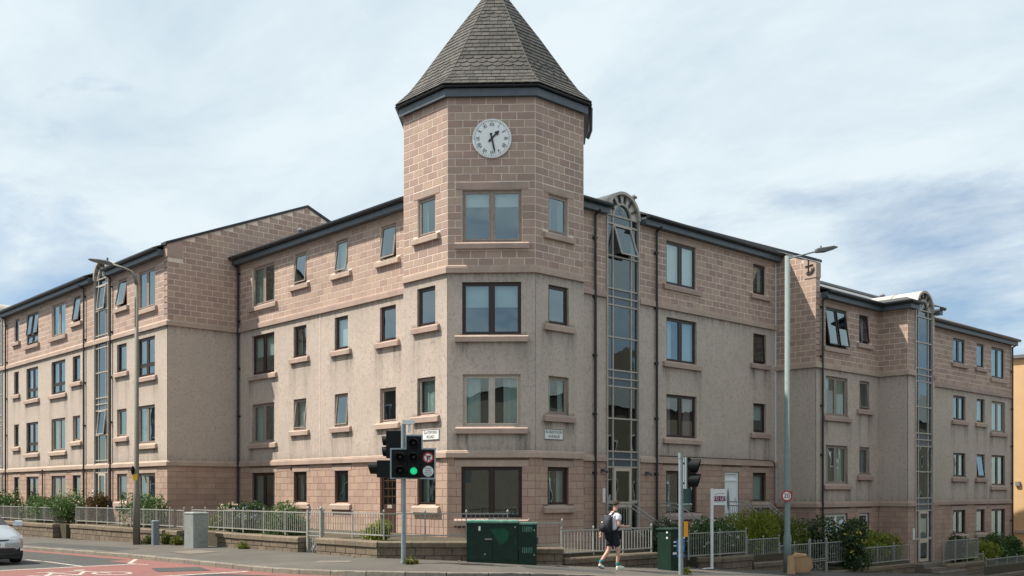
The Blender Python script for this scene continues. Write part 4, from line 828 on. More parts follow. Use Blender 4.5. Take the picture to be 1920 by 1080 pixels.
def opposite(label, x0, x1, y0, y1, h, fr, s0, s1):
    t = thing('tenement', label, 'building', (x0+x1)/2, (y0+y1)/2, -2.1, 'tenements across the road'); mb = MB(); mb.box(x0, x1, y0, y1, -2.2, h); mb.build('wall', 'opposite_stone', t)
    mb = MB(); cx, cy = (x0+x1)/2, (y0+y1)/2
    if x1-x0 < y1-y0: mb.add([(x0-.3, y0, h), (x1+.3, y0, h), (x1+.3, y1, h), (x0-.3, y1, h), (cx, y0, h+3.2), (cx, y1, h+3.2)], [(0, 4, 5, 3), (1, 2, 5, 4), (0, 1, 4), (2, 3, 5)])
    else: mb.add([(x0, y0-.3, h), (x1, y0-.3, h), (x1, y1+.3, h), (x0, y1+.3, h), (x0, cy, h+3.2), (x1, cy, h+3.2)], [(0, 1, 5, 4), (2, 3, 4, 5), (1, 2, 5), (0, 4, 3)])
    rf = mb.build('roof', 'roof_slate', t)
    for k in range(3):
        f = (k+.5)/3; mb = MB(); px, py = (cx, y0+(y1-y0)*f) if x1-x0 < y1-y0 else (x0+(x1-x0)*f, cy); mb.box(px-.5, px+.5, py-.5, py+.5, h+2, h+4.6); mb.build('chimney', 'opposite_stone', rf)
    s = s0+1.2
    while s < s1-1.5:
        for z in (-1.0, 1.8, 4.7): 
            if z+1.8 < h:
                mb = MB(); mb.fbox(fr, s, s+1.1, z, z+1.75, -.1, .02); w = mb.build('window', 'frame_white', t); mb = MB(); mb.fbox(fr, s+.08, s+1.02, z+.08, z+1.67, .021, .024); mb.build('pane', 'lens_off', w)
        s += 2.7
opposite('sandstone tenement mirrored in the left wing windows', -16, -5, 22, 90, 7.5, Fr((-5, 0), (0, 1), (1, 0)), 22, 90)
opposite('sandstone tenement mirrored in the tower front windows', -34, -8, -30, -6, 7.0, Fr((-8, 0), (0, 1), (1, 0)), -30, -6)
opposite('sandstone tenement mirrored in the right wing windows', 20, 92, -9, 1.5, 5.5, Fr((0, 1.5), (1, 0), (0, 1)), 20, 92)

# ------------------------------------------------------------------ garden beds, boundary walls, railings
def bed(poly, z, dz=0, name='garden_bed'):
    mb = MB(); n = len(poly); zz = z if callable(z) else (lambda x, y: z)
    mb.rings([[(x, y, zz(x, y)-.6) for x, y in poly], [(x, y, zz(x, y)) for x, y in poly]]); struct(name, mb, 'soil')
bed([(15.6, 62), (15.6, 44.6), (17.4, 44.6), (17.4, 62)], -1.42); bed([(15.6, 43.2), (15.6, 25.0), (20.0, 25.0), (20.0, 37.4), (17.0, 37.4), (17.0, 43.2)], -1.36); bed([(15.6, 24.3), (15.6, 21.65), (17.6, 19.75), (21.2, 21.3), (20.0, 24.3)], -1.34)
bed([(17.7, 19.6), (18.9, 18.5), (20.8, 18.5), (20.8, 21.3)], -1.62); bed([(20.8, 18.5), (22.6, 18.5), (22.6, 22.4), (20.8, 22.4)], -1.80)
bed([(25.7, 18.75), (26.1, 18.45), (31.0, 18.45), (31.0, 22.3), (27.6, 22.3), (27.6, 19.6), (25.7, 19.6)], -2.05); bed([(32.9, 18.45), (38.5, 18.45), (38.5, 20.6), (35.0, 22.2), (33.9, 22.2), (32.9, 20)], -2.72); bed([(43.1, 18.45), (54.2, 18.45), (54.2, 20.7), (43.1, 20.7)], -3.35)
def boundary_wall(path, top, label, zlow, thick=.30, group='low garden walls along the pavement'):
    P = [Vector(p) for p in path]; mid = P[len(P)//2]
    t = thing('garden_wall', label, 'wall', mid.x, mid.y, zlow, group); blk = []
    for i, (a, b) in enumerate(zip(P, P[1:])):
        d = (b-a).normalized(); n = Vector((d.y, -d.x)); fr = Fr(a, d, n); L = (b-a).length
        mb = MB(); mb.fbox(fr, 0, L, zlow, top-.15, -thick, 0); mb.build('wall_core', 'wall_joint', t)
        lay(blk, fr, 0, L, zlow, top-.155, [], 'wall_stone', .2, .48, .018, .022)
        for s, (pt, dd) in enumerate(((0, -d), (L, d))):                 # end faces
            f2 = Fr(fr.p(pt, 0)[:2], -n if pt == 0 else n, dd); 
            if (pt == 0 and i == 0) or (pt == L and i == len(P)-2): lay(blk, Fr(Vector(fr.p(pt, 0)[:2])-n*thick, n, dd), 0, thick, zlow, top-.155, [], 'wall_stone', .2, .48, .018, .015)
        k = max(1, round(L/.92)); w0, w1 = .055, -(thick+.05)
        for j in range(k):
            s0, s1 = L*j/k+.004, L*(j+1)/k-.004; J = random.uniform(-.006, .006)
            if j == 0 and i == 0: s0 -= .04
            if j == k-1 and i == len(P)-2: s1 += .04
            pr = [(w1, top-.15), (w0, top-.15), (w0+J, top-.035), (w0-.03, top), (w1+.03, top), (w1, top-.035)]
            mb = MB(); mb.rings([[fr.p(s, z+J*.5, o) for o, z in pr] for s in (s0, s1)]); mb.build('coping_stone', 'coping', t)
    blocks_finish(t, blk); return t
boundary_wall([(WX, 61), (WX, 45.4)], -1.42, 'low stone garden wall at the far left behind the silver car', -2.6)
boundary_wall([(WX, 43.3), (WX, 33.28)], -1.36, 'low stone garden wall behind the left lamp post', -2.2)
boundary_wall([(WX+.4, 33.28), (WX+.4, 30.36)], -1.34, 'short set back garden wall behind the grey cabinet', -2.0)
boundary_wall([(WX, 30.36), (WX, 25.42)], -1.32, 'low stone garden wall with hydrangeas, left of the small gate', -2.0)
boundary_wall([(WX, 24.45), (WX, 21.53), (17.25, 19.77)], -1.30, 'angled stone garden wall in front of the clock tower, left of green cabinet', -2.1)
boundary_wall([(17.28, 19.74), (18.84, 18.3)], -1.46, 'short garden wall right of the big green cabinet', -2.2)
boundary_wall([(18.95, 18.3), (22.72, 18.3)], -1.74, 'very low mossy garden wall behind the walking person', -2.4)
boundary_wall([(25.35, 18.8), (25.85, 18.3), (27.44, 18.3)], -2.02, 'low dark planter wall under the white flowering shrub', -2.8)
boundary_wall([(27.6, 18.35), (31.1, 18.35)], -2.28, 'low garden wall behind the cardboard box and right lamp post', -3.1)
boundary_wall([(32.4, 18.3), (38.6, 18.3)], -2.80, 'low garden wall below the yellow flowered shrub', -3.6)
boundary_wall([(41.4, 18.3), (45.1, 18.3)], -3.02, 'higher pink garden wall right of the lower stair entrance', -4.1)
boundary_wall([(45.75, 18.3), (55, 18.3)], -3.70, 'garden wall at the far right edge below the hedges', -4.8)
def unit_bar(name, w, m):
    me = bpy.data.meshes.new(name); h = w/2; me.from_pydata([(-h, -h, 0), (h, -h, 0), (h, h, 0), (-h, h, 0), (-h, -h, 1), (h, -h, 1), (h, h, 1), (-h, h, 1)], [], [(0, 1, 5, 4), (1, 2, 6, 5), (2, 3, 7, 6), (3, 0, 4, 7), (4, 5, 6, 7), (3, 2, 1, 0)]); me.materials.append(MATS[m]); return me
BAR = unit_bar('baluster', .0135, 'railing')
def post_mesh(h, w=.035):
    mb = MB(); mb.hexa([(-w/2, -w/2, 0), (w/2, -w/2, 0), (w/2, w/2, 0), (-w/2, w/2, 0), (-w/2, -w/2, h), (w/2, -w/2, h), (w/2, w/2, h), (-w/2, w/2, h)])
    mb.rings([[(r*math.cos(a), r*math.sin(a), h+z) for a in [R(60*k) for k in range(6)]] for r, z in ((.008, 0), (w*.75, .025), (w*.85, .045), (w*.6, .07), (.003, .095))])
    me = bpy.data.meshes.new('post'); me.from_pydata(mb.v, [], mb.f); me.materials.append(MATS['railing']); return me
PM = {}
def railing(path, zt, zb, label, foot=.12, sp=.12, psp=1.15, group='pale metal railings on the garden walls', name='railing'):
    P = [Vector(p) for p in path]; t = thing(name, label, 'railing', P[0].x, P[0].y, zb-foot, group)
    for a, b in zip(P, P[1:]):
        d = (b-a); L = d.length; d = d/L
        for z in (zt, zb):
            mb = MB(); fr = Fr(a, d, (d.y, -d.x)); mb.fbox(fr, 0, L, z-.02, z+.012, -.018, .018); mb.build('rail', 'railing', t)
        n = max(1, round(L/psp)); key = round(zt-zb+foot, 2)
        if key not in PM: PM[key] = post_mesh(zt-zb+foot+.02)
        for i in range(n+1):
            q = a+d*(L*i/n); place('post', PM[key], t, (q.x, q.y, zb-foot), d)
            if i < n:
                k = round(L/n/sp)
                for j in range(1, k):
                    s = L*(i+j/k)/n; q2 = a+d*s; place('baluster', BAR, t, (q2.x, q2.y, zb), d, (1, 1, zt-zb-.01))
    return t
railing([(15.6, 60), (15.6, 46.1)], -.72, -1.28, 'long pale railing at the far left above the silver car')
railing([(15.6, 46.1), (16.8, 46.1)], -.70, -1.28, 'short pale railing returning beside the far left hedge')
railing([(16.8, 43.42), (15.6, 43.42)], -.68, -1.26, 'short pale railing returning left of the long middle railing')
railing([(15.6, 43.40), (15.6, 33.3)], -.66, -1.22, 'pale railing behind the left lamp post')
railing([(15.9, 33.3), (15.9, 30.4)], -.64, -1.20, 'set back pale railing behind the grey cabinet')
railing([(15.6, 30.4), (15.6, 25.3)], -.61, -1.18, 'pale railing in front of the hydrangeas, left of the small gate')
railing([(15.6, 24.5), (15.6, 21.63), (17.98, 19.45)], -.585, -1.15, 'pale railing bending round the front of the clock tower')
railing([(17.7, 19.63), (19.0, 18.46)], -.82, -1.40, 'short pale railing right of the big green cabinet')
railing([(19.02, 18.5), (22.7, 18.5)], -1.035, -1.62, 'pale railing behind the walking person')
railing([(24.5, 18.55), (26.0, 18.5), (27.4, 18.5)], -1.26, -1.93, 'pale railing in front of the white flowering shrub')
railing([(27.46, 18.5), (29.3, 18.5)], -1.54, -2.14, 'pale railing left of the right lamp post')
railing([(29.35, 18.5), (31.15, 18.5)], -1.80, -2.36, 'pale railing right of the right lamp post')
railing([(32.35, 18.5), (33.6, 18.5)], -1.80, -2.50, 'short pale railing right of the scrolled gate')
railing([(34.7, 18.5), (38.6, 18.5)], -2.09, -2.67, 'pale railing left of the lower stair entrance')
railing([(41.5, 18.45), (44.9, 18.45)], -2.05, -2.86, 'tall pale railing panel right of the lower stair entrance', sp=.09)
railing([(45.0, 18.6), (45.8, 18.6)], -2.75, -3.4, 'tiny pale railing step between the two right end railings')
railing([(45.86, 18.5), (54, 18.5)], -3.02, -3.60, 'dark seen railing at the far right edge of the street')
def gate(p0, p1, zt, zm, zb, label):
    a, b = Vector(p0), Vector(p1); d = (b-a).normalized(); L = (b-a).length; fr = Fr(a, d, (d.y, -d.x)); t = thing('garden_gate', label, 'gate', a.x, a.y, zb-.05, 'scrolled garden gates')
    for s in (0, L):
        mb = MB(); mb.fbox(fr, s-.035, s+.035, zb-.3, zt+.06, -.035, .035); q = fr.p(s, zt+.06)
        mb.rings([[(q[0]+r*math.cos(x), q[1]+r*math.sin(x), q[2]+z) for x in [R(45*k) for k in range(8)]] for r, z in ((.02, 0), (.045, .03), (.05, .06), (.035, .09), (.003, .115))]); mb.build('gate_post', 'railing', t)
    for z in (zt, zt-.55, zm, zb): mb = MB(); mb.fbox(fr, .05, L-.05, z-.014, z+.014, -.014, .014); mb.build('rail', 'railing', t)
    n = 6
    for i in range(n+1): q = fr.p(.06+(L-.12)*i/n, zb); place('baluster', BAR, t, q, d, (1, 1, zt-zb))
    for i, (s, z, r) in enumerate(((.35, .28, .075), (.65, .28, .075), (.5, .5, .09), (.35, .72, .06), (.65, .72, .06))):
        c, zz = L*s, zb+(zm-zb)*z; mb = MB(); mb.tube([fr.p(c+r*(1-.06*k)*math.cos(k*.6), zz+r*(1-.06*k)*math.sin(k*.6), 0) for k in range(14)], .009, 5); mb.build('scroll', 'railing', t)
    for s in (.3, .5, .7): mb = MB(); mb.tube([fr.p(L*s+.05*math.cos(k*.6), zt+.06+.05*math.sin(k*.6), 0) for k in range(12)], .008, 5); mb.build('scroll', 'railing', t)
gate((15.55, 25.24), (15.55, 24.56), -.60, -1.26, -1.78, 'small scrolled metal gate left of the clock tower')
gate((31.22, 18.5), (32.3, 18.5), -1.80, -2.42, -2.85, 'scrolled metal gate behind the cardboard box')
def steps(x0, x1, ytop, ybot, ztop, zbot, n, label, hr=True):
    t = thing('entrance_steps', label, 'steps', (x0+x1)/2, ybot, zbot)
    mb = MB(); mb.box(x0, x1, ytop, 22.2 if ytop > 20.6 else ytop+1.0, zbot-.3, ztop); mb.build('landing', 'path_slab', t)
    for i in range(n):
        y1 = ytop-(ytop-ybot)*i/n; y0 = ytop-(ytop-ybot)*(i+1)/n; z = ztop-(ztop-zbot)*(i+1)/(n+1); mb = MB(); mb.box(x0, x1, y0, y1-.002, zbot-.3, z); mb.build('step', 'path_slab', t)
    if not hr: return
    for x in (x0+.05, x1-.05):
        h = thing('handrail', label.split(' steps')[0]+(' handrail on the left of the steps' if x < (x0+x1)/2 else ' handrail on the right of the steps'), 'handrail', x, ybot, zbot, 'pale stair handrails')
        for dz in (.92, .78, .16):
            mb = MB(); mb.tube([(x, ytop+.75, ztop+dz), (x, ytop, ztop+dz), (x, ybot, zbot+dz), (x, ybot-.25, zbot+dz)], .021, 6); mb.build('rail', 'railing', h)
        for k in range(6):
            y = ytop+.7-(ytop+.7-ybot)*k/5; zz = ztop if y > ytop else ztop-(ztop-zbot)*(ytop-y)/(ytop-ybot); mb = MB(); mb.tube([(x, y, zz-.15), (x, y, zz+.92)], .018, 6); mb.build('post', 'railing', h)
        for k in range(7): place('baluster', BAR, h, (x, ytop+.05+.1*k, ztop+.16), (1, 0), (1, 1, .62))
steps(25.0, 27.35, 21.2, 19.55, -1.33, -2.2, 5, 'concrete entrance steps below the arched stair window')
steps(31.45, 33.0, 21.3, 19.9, -1.31, -2.3, 5, 'concrete steps up to the white front door')
steps(40.0, 42.6, 18.6, 17.9, -2.96, -3.4, 2, 'grey steps to the lower stair entrance', False)

# ------------------------------------------------------------------ shrubs
def bush(name, label, x, y, z0, rx, ry, h, m, n=900, ls=.06, lumps=7, flower=None, nf=40, fs=.05, seed=1, cat='shrub', spiky=0, tilt=0):
    rnd = random.Random(seed); t = thing(name, label, cat, x, y, z0); mb = MB()
    L = [(0, 0, h*.45, min(rx, ry)*.75)]
    for i in range(int(lumps*1.5)):
        a = rnd.random()*6.28; q = rnd.random()**.5*.72; L.append((rx*q*math.cos(a), ry*q*math.sin(a), h*rnd.uniform(.15, .8), min(rx, ry, h*.55)*rnd.uniform(.55, .9)))
    def pt(shell=True):
        lx, ly, lz, lr = rnd.choice(L); v = Vector((rnd.gauss(0, 1), rnd.gauss(0, 1), rnd.gauss(0, 1))).normalized(); r = lr*(rnd.uniform(.6, 1.12) if shell else 1.08)
        return Vector((lx, ly, lz))+v*r*1.0, v
    ls *= 1.2
    for i in range(int(n*2.0)):
        p, v = pt()
        if p.z < .02: p.z = abs(p.z)+.02
        u = (Vector((rnd.gauss(0, 1), rnd.gauss(0, 1), rnd.gauss(0, .7)+.4))+v*.6+Vector((0, 0, spiky))).normalized(); w = u.cross(Vector((rnd.gauss(0, 1), rnd.gauss(0, 1), rnd.gauss(0, 1)))).normalized()
        s = ls*rnd.uniform(.6, 1.35); b = Vector((x, y, z0))+p; mb.cr = rnd.random()**1.3*.98+.02
        wd = .42 if not spiky else .16
        mb.poly([b-u*s*.5, b+w*s*wd, b+u*s*(.6+.5*spiky), b-w*s*wd])
    mb.build('foliage', m, t)
    sb = MB()
    for i in range(5):
        lx, ly, lz, lr = L[i % len(L)]; sb.tube([(x+lx*.1, y+ly*.1, z0-.1), (x+lx*.5, y+ly*.5, z0+lz*.5), (x+lx, y+ly, z0+lz)], [.03, .02, .008], 5)
    sb.build('stem', 'bark', t)
    if flower:
        fb = MB()
        for i in range(nf):
            p, v = pt(False)
            if p.z < h*.3: p.z = h*rnd.uniform(.35, .8)
            b = Vector((x, y, z0))+p; fb.cr = rnd.random()*.98+.02
            for k in range(4):
                u = Vector((rnd.gauss(0, 1), rnd.gauss(0, 1), rnd.gauss(0, 1)+.6)).normalized(); w = u.orthogonal().normalized(); fb.poly([b, b+(u+w)*fs*.5, b+u*fs, b+(u-w)*fs*.5])
        fo = fb.build('flower', flower, t); fo['kind'] = 'stuff'
    return t
bush('round_shrub', 'green shrub at the far left edge of the picture', 16.3, 55.0, -1.4, .8, .9, 1.35, 'leaf_green', 1400, .08, seed=2)
bush('hedge_shrub', 'pale green hedge behind the far left railing', 16.1, 49.2, -1.42, .5, 2.6, 1.15, 'leaf_green', 3600, .06, 12, seed=3)
bush('hedge_shrub', 'leafy yellow flecked hedge at the gap in the left railing', 16.2, 46.1, -1.42, .7, 1.1, 1.25, 'leaf_green', 2200, .055, 9, 'flower_yellow', 14, .04, seed=4)
bush('bronze_shrub', 'bronze and green shrub below the left glazed stair', 16.4, 43.2, -1.36, .45, .75, 1.25, 'leaf_red', 1700, .07, 8, seed=5)
bush('round_shrub', 'bright green shrub behind the left lamp post', 16.2, 37.9, -1.36, .6, 1.4, 1.15, 'leaf_green', 2600, .06, 10, seed=6)
bush('round_shrub', 'low green shrub behind the grey cabinet', 16.9, 33.4, -1.36, .45, .8, .5, 'leaf_olive', 900, .05, 7, seed=26)
bush('hydrangea', 'hydrangea with blue and pink flower heads by the railing', 16.6, 30.4, -1.36, .5, .9, .95, 'leaf_dark', 1500, .075, 9, 'flower_blue', 60, .10, seed=7)
bush('hydrangea', 'small pink flowered hydrangea left of the blue one', 16.3, 31.4, -1.36, .3, .4, .95, 'leaf_green', 600, .07, 6, 'flower_pink', 22, .09, seed=27)
bush('box_shrub', 'clipped green shrub left of the small gate', 16.4, 27.9, -1.36, .6, 1.0, .95, 'leaf_green', 3000, .045, 10, seed=8)
bush('round_shrub', 'low yellow green shrub in front of the brown door', 16.15, 22.6, -1.36, .45, .55, .55, 'leaf_yellow', 1500, .045, 8, seed=9)
bush('flowering_shrub', 'white flowered shrub behind the to let board', 27.0, 19.6, -2.05, 1.1, .8, 1.05, 'leaf_green', 4200, .065, 12, 'flower_white', 190, .06, seed=10)
bush('flowering_shrub', 'white flowered shrub drooping beside the second green cabinet', 25.2, 20.0, -2.1, .5, .5, 1.35, 'leaf_dark', 1600, .06, 8, 'flower_white', 60, .05, seed=29)
bush('juniper', 'yellow green feathery juniper left of the right lamp post', 29.4, 19.7, -2.05, 1.2, .85, 1.15, 'leaf_yellow', 5200, .085, 12, seed=11, spiky=.7)
bush('juniper', 'darker feathery juniper right of the right lamp post', 31.8, 20.0, -2.4, 1.5, .8, 1.65, 'leaf_olive', 5200, .085, 12, seed=12, spiky=.6)
bush('round_shrub', 'dark evergreen shrub beside the lower block corner', 33.6, 19.9, -2.72, 1.0, .7, 1.65, 'leaf_dark', 3600, .07, 10, seed=13)
bush('flowering_shrub', 'tall yellow flowered shrub spilling over the right wall', 34.1, 18.55, -3.05, .75, .6, 2.1, 'leaf_dark', 4200, .065, 13, 'flower_yellow', 150, .06, seed=14)
bush('hedge_shrub', 'golden hedge below the lower right windows', 37.2, 19.2, -2.72, 1.6, .55, 1.1, 'leaf_yellow', 3600, .06, 11, seed=15)
bush('hedge_shrub', 'lime green low hedge at the far right railing', 47.6, 19.4, -3.35, 1.7, .5, .95, 'leaf_yellow', 2600, .07, 12, seed=16)
bush('hedge_shrub', 'dark green hedge at the far right edge of the picture', 51.0, 19.7, -3.35, 2.2, .6, 1.2, 'leaf_green', 3400, .08, 12, seed=17)
bush('round_shrub', 'small dark shrub right of the lower stair entrance', 46.9, 20.2, -3.35, .7, .4, 1.4, 'leaf_dark', 1400, .07, 8, seed=18)
for i, (x, y, h, lb) in enumerate(((14.95, 34.75, .30, 'tuft of weeds at the foot of the left lamp post'), (15.15, 32.9, .3, 'weeds growing out of the wall beside the grey cabinet'), (15.2, 33.9, .35, 'brown weeds behind the small blue post'), (14.7, 19.3, .05, 'thin grass round the main traffic light post'), (20.9, 15.9, .10, 'grass tuft at the foot of the right signal pole'), (15.2, 28.4, .12, 'weed at the base of the wall under the hydrangeas'))):
    bush('weed_tuft', lb, x, y, Hp(x, y), .22, .25, h, 'leaf_olive', 260, .07, 4, seed=40+i, cat='weeds', spiky=.5)

# ------------------------------------------------------------------ clock and street name plates
def clock():
    t = thing('wall_clock', 'round white clock with roman numerals and black hands on the tower', 'clock', *TF.p(1.30, 9.71, .02)); s, z, r = 1.30, 10.25, .54
    mb = MB(); disc(mb, TF, s, z, r, .012, .05, 40); mb.build('dial', 'clock_dial', t)
    mb = MB(); n = 40
    mb.rings([[TF.p(s+q*math.cos(2*math.pi*k/n), z+q*math.sin(2*math.pi*k/n), o) for q, o in ((r-.005, .015), (r+.03, .02), (r+.03, .055), (r-.01, .062))] for k in range(n+1)], cap=False); mb.build('rim', 'frame_white', t)
    for i in range(60):
        a = 2*math.pi*i/60; q0, q1 = (r*.90, r*.955) if i % 5 else (r*.88, r*.955); w = .006 if i % 5 else .011
        d = (math.sin(a), math.cos(a)); e = (d[1]*w, -d[0]*w); mb = MB(); P = lambda q, g: TF.p(s+d[0]*q+e[0]*g, z+d[1]*q+e[1]*g, .054); mb.poly([P(q0, -1), P(q1, -1), P(q1, 1), P(q0, 1)]); mb.build('minute_mark', 'sign_black', t)
    for i, nm in enumerate(['XII', 'I', 'II', 'III', 'IIII', 'V', 'VI', 'VII', 'VIII', 'IX', 'X', 'XI']):
        a = 2*math.pi*i/12; me = textmesh(nm, .15, .002); rot = -a; put_text('numeral', me, t, TF.p(s+math.sin(a)*r*.74, z+math.cos(a)*r*.74, .056), TF.n, rot, .8)
    def hand(name, ang, L, w, tail, o, spade):
        d = (math.sin(ang), math.cos(ang)); e = (d[1], -d[0]); P = lambda q, g, oo: TF.p(s+d[0]*q+e[0]*g, z+d[1]*q+e[1]*g, oo); mb = MB()
        pts = [(-tail, -w), (L*.55, -w), (L*.6, -w*(3.2 if spade else 1)), (L*.75, -w*(2 if spade else .8)), (L, 0), (L*.75, w*(2 if spade else .8)), (L*.6, w*(3.2 if spade else 1)), (L*.55, w), (-tail, w), (-tail-.03, w*1.8), (-tail-.06, 0), (-tail-.03, -w*1.8)]
        mb.rings([[P(q, g, o) for q, g in pts], [P(q, g, o+.012) for q, g in pts]]); mb.build(name, 'sign_black', t)
    hand('hour_hand', R(44), .31, .022, .08, .064, True); hand('minute_hand', R(168), .47, .024, .10, .080, False)
    mb = MB(); disc(mb, TF, s, z, .035, .06, .10, 12); mb.build('hub', 'sign_black', t)
clock()
def plate(label, fr, s0, s1, z0, z1, lines):
    t = thing('street_name_plate', label, 'sign', *fr.p((s0+s1)/2, z0, .02), 'street name plates'); mb = MB(); mb.fbox(fr, s0, s1, z0, z1, .014, .034); mb.build('plate', 'sign_white', t)
    mb = MB()
    for q in ((s0, s1, z0, z0+.015), (s0, s1, z1-.015, z1), (s0, s0+.015, z0+.015, z1-.015), (s1-.015, s1, z0+.015, z1-.015)): mb.fbox(fr, *q, .034, .037)
    mb.build('border', 'sign_black', t)
    for i, l in enumerate(lines): put_text('lettering', textmesh(l, .125, .001, 'sign_black', spacing=1.05), t, fr.p((s0+s1)/2, z1-(z1-z0)*(.29+.42*i), .037), fr.n, 0, .92 if len(l) > 6 else 1)
plate('white street plate reading Slateford Road on the sunny tower face', TL, 23.27, 24.07, 1.52, 1.83, ['SLATEFORD', 'ROAD'])
plate('white street plate reading Robertson Avenue on the shaded tower face', TR, 20.96, 21.74, 1.52, 1.83, ['ROBERTSON', 'AVENUE'])

# ------------------------------------------------------------------ traffic signals
VN = (-.682, -.7314)
def visor(t, c, ax, r=.125, L=.24, lens='lens_off', up=Vector((0, 0, 1))):
    c = Vector(c); ax = Vector(ax).normalized(); u = ax.cross(up).normalized(); v = u.cross(ax); n = 18; mb = MB()
    A = [R(-90+360*k/n) for k in range(n+1)]
    q = lambda rr, a, d: c+(u*math.cos(a)+v*math.sin(a))*rr+ax*d
    mb.rings([[q(r, a, 0), q(r+.008, a, 0), q(r+.004, a, L*(.85+.15*math.sin(a))), q(r-.004, a, L*(.85+.15*math.sin(a)))] for a in A]); mb.build('visor', 'signal_black', t)
    mb = MB(); mb.rings([[q(r*.82, 2*math.pi*k/20, .0) for k in range(20)], [q(r*.6, 2*math.pi*k/20, .03) for k in range(20)], [q(.01, 2*math.pi*k/20, .042) for k in range(20)]]); mb.build('lens', lens, t, True)
def signal_main():
    x, y = 14.67, 19.54; h = Hp(x, y); F = Fr((x, y), (.7314, -.682), VN)
    t = thing('traffic_light', 'traffic light with lit green lamp and bordered black board before the tower', 'traffic light', x, y, h)
    mb = MB(); mb.tube([(x, y, h-.1), (x, y, 1.62)], .057, 14); mb.tube([(x, y, h), (x, y, h+.05)], .075, 14); mb.build('pole', 'galvanised', t, False)
    out = [(-.31, .29), (.78, .29), (.78, 1.03), (.47, 1.03), (.47, 1.35), (.05, 1.35), (.05, 1.03), (-.31, 1.03)]
    def slab(pts, o0, o1, nm, m): mb = MB(); mb.rings([[F.p(s, z, o0) for s, z in pts], [F.p(s, z, o1) for s, z in pts]]); return mb.build(nm, m, t)
    slab(out, .085, .10, 'border', 'signal_border'); ins = [(-.275, .325), (.745, .325), (.745, .995), (.435, .995), (.435, 1.315), (.085, 1.315), (.085, .995), (-.275, .995)]; slab(ins, .10, .108, 'backing_board', 'signal_black')
    for s, z0, z1 in ((.26, .32, 1.31), (-.06, .34, .98)): mb = MB(); mb.fbox(F, s-.15, s+.15, z0, z1, .109, .16); mb.build('signal_head', 'signal_black', t)
    ax = Vector((*VN, -.06))
    for s, z, l in ((.26, 1.15, 'lens_off'), (.26, .81, 'lens_off'), (.26, .48, 'lens_green'), (-.06, .81, 'lens_off'), (-.06, .49, 'lens_off')): visor(t, F.p(s, z, .162), ax, .105, .17, l)
    mb = MB(); disc(mb, F, .60, .80, .128, .11, .12); mb.build('sign_ring', 'sign_red', t); mb = MB(); disc(mb, F, .60, .80, .095, .121, .123); mb.build('sign_face', 'sign_white', t)
    mb = MB(); mb.tube([F.p(.58, .72, .125), F.p(.58, .80, .125), F.p(.60, .83, .125), F.p(.64, .83, .125)], .014, 5); mb.tube([F.p(.63, .83, .125), F.p(.67, .83, .125)], [.032, .002], 6); mb.build('arrow', 'sign_black', t)
    mb = MB(); d = .085; mb.tube([F.p(.60-d, .80+d, .128), F.p(.60+d, .80-d, .128)], .012, 5); mb.build('bar', 'sign_red', t)
    mb = MB(); disc(mb, F, .60, .475, .128, .11, .12); mb.build('sign_face', 'sign_white', t)
    for i, l in enumerate(('Except', 'buses', 'taxis &', 'cycles')): put_text('lettering', textmesh(l, .062, .001, 'sign_black'), t, F.p(.60, .55-.052*i, .121), VN)
    # heads facing up the left street
    lv = Vector((-.731, .682, 0)); G = Fr((x, y), (.7314, -.682), VN)
    mb = MB(); mb.fbox(G, -.43, -.08, .80, 1.45, -.42, -.10); mb.build('signal_head', 'signal_black', t)
    for z in (1.22, .96): visor(t, G.p(-.432, z, -.26), lv, .11, .12)
    mb = MB(); mb.fbox(G, -.63, -.16, .33, .74, -.36, .05); mb.build('signal_head', 'signal_black', t); visor(t, G.p(-.632, .56, -.12), lv, .14, .24)
    mb = MB(); mb.tube([F.p(0, .6, 0), F.p(.2, .6, .09)], .03, 6); mb.tube([F.p(0, .9, 0), F.p(-.2, .9, -.2)], .03, 6); mb.tube([F.p(0, .5, 0), F.p(-.2, .5, -.1)], .03, 6); mb.build('bracket', 'pole_concrete', t)
    mb = MB(); mb.fbox(F, -.02, .25, 1.60, 1.70, -.10, .06); mb.tube([F.p(.14, 1.4, .0), F.p(.14, 1.6, .0)], .03, 6); mb.build('detector', 'sign_white', t)
signal_main()
def signal_right():
    x, y = 20.62, 15.85; h = Hp(x, y); F = Fr((x, y), (.7314, -.682), VN)
    t = thing('traffic_light', 'grey signal pole with two dark hooded lamps seen from the side and amber button box', 'traffic light', x, y, h)
    mb = MB(); mb.tube([(x, y, h-.1), (x, y, .90), (x, y, .90)], .060, 14); mb.build('pole', 'galvanised', t)
    mb = MB(); mb.tube([(x, y, .83), (x, y, .97)], .068, 14); mb.build('cap', 'cabinet_grey', t)
    mb = MB(); mb.fbox(F, .09, .13, .06, .86, -.17, .15); mb.build('backing_board', 'signal_border', t)
    mb = MB(); mb.fbox(F, .132, .22, .08, .84, -.15, .13); mb.build('signal_head', 'signal_black', t)
    ax = Vector((.7314, -.682, 0))*.95+Vector((*VN, 0))*.28
    for z in (.64, .27): visor(t, F.p(.20, z, .0), ax, .165, .30)
    mb = MB(); mb.tube([F.p(0, .7, 0), F.p(.12, .7, 0)], .025, 6); mb.tube([F.p(0, .2, 0), F.p(.12, .2, 0)], .025, 6); mb.build('bracket', 'signal_black', t)
    mb = MB(); mb.fbox(F, .062, .17, -1.15, -.77, -.10, .06); mb.build('button_box', 'amber', t); mb = MB(); mb.fbox(F, .062, .215, -1.12, -.80, -.16, -.102); mb.build('button_box_back', 'signal_black', t)
signal_right()

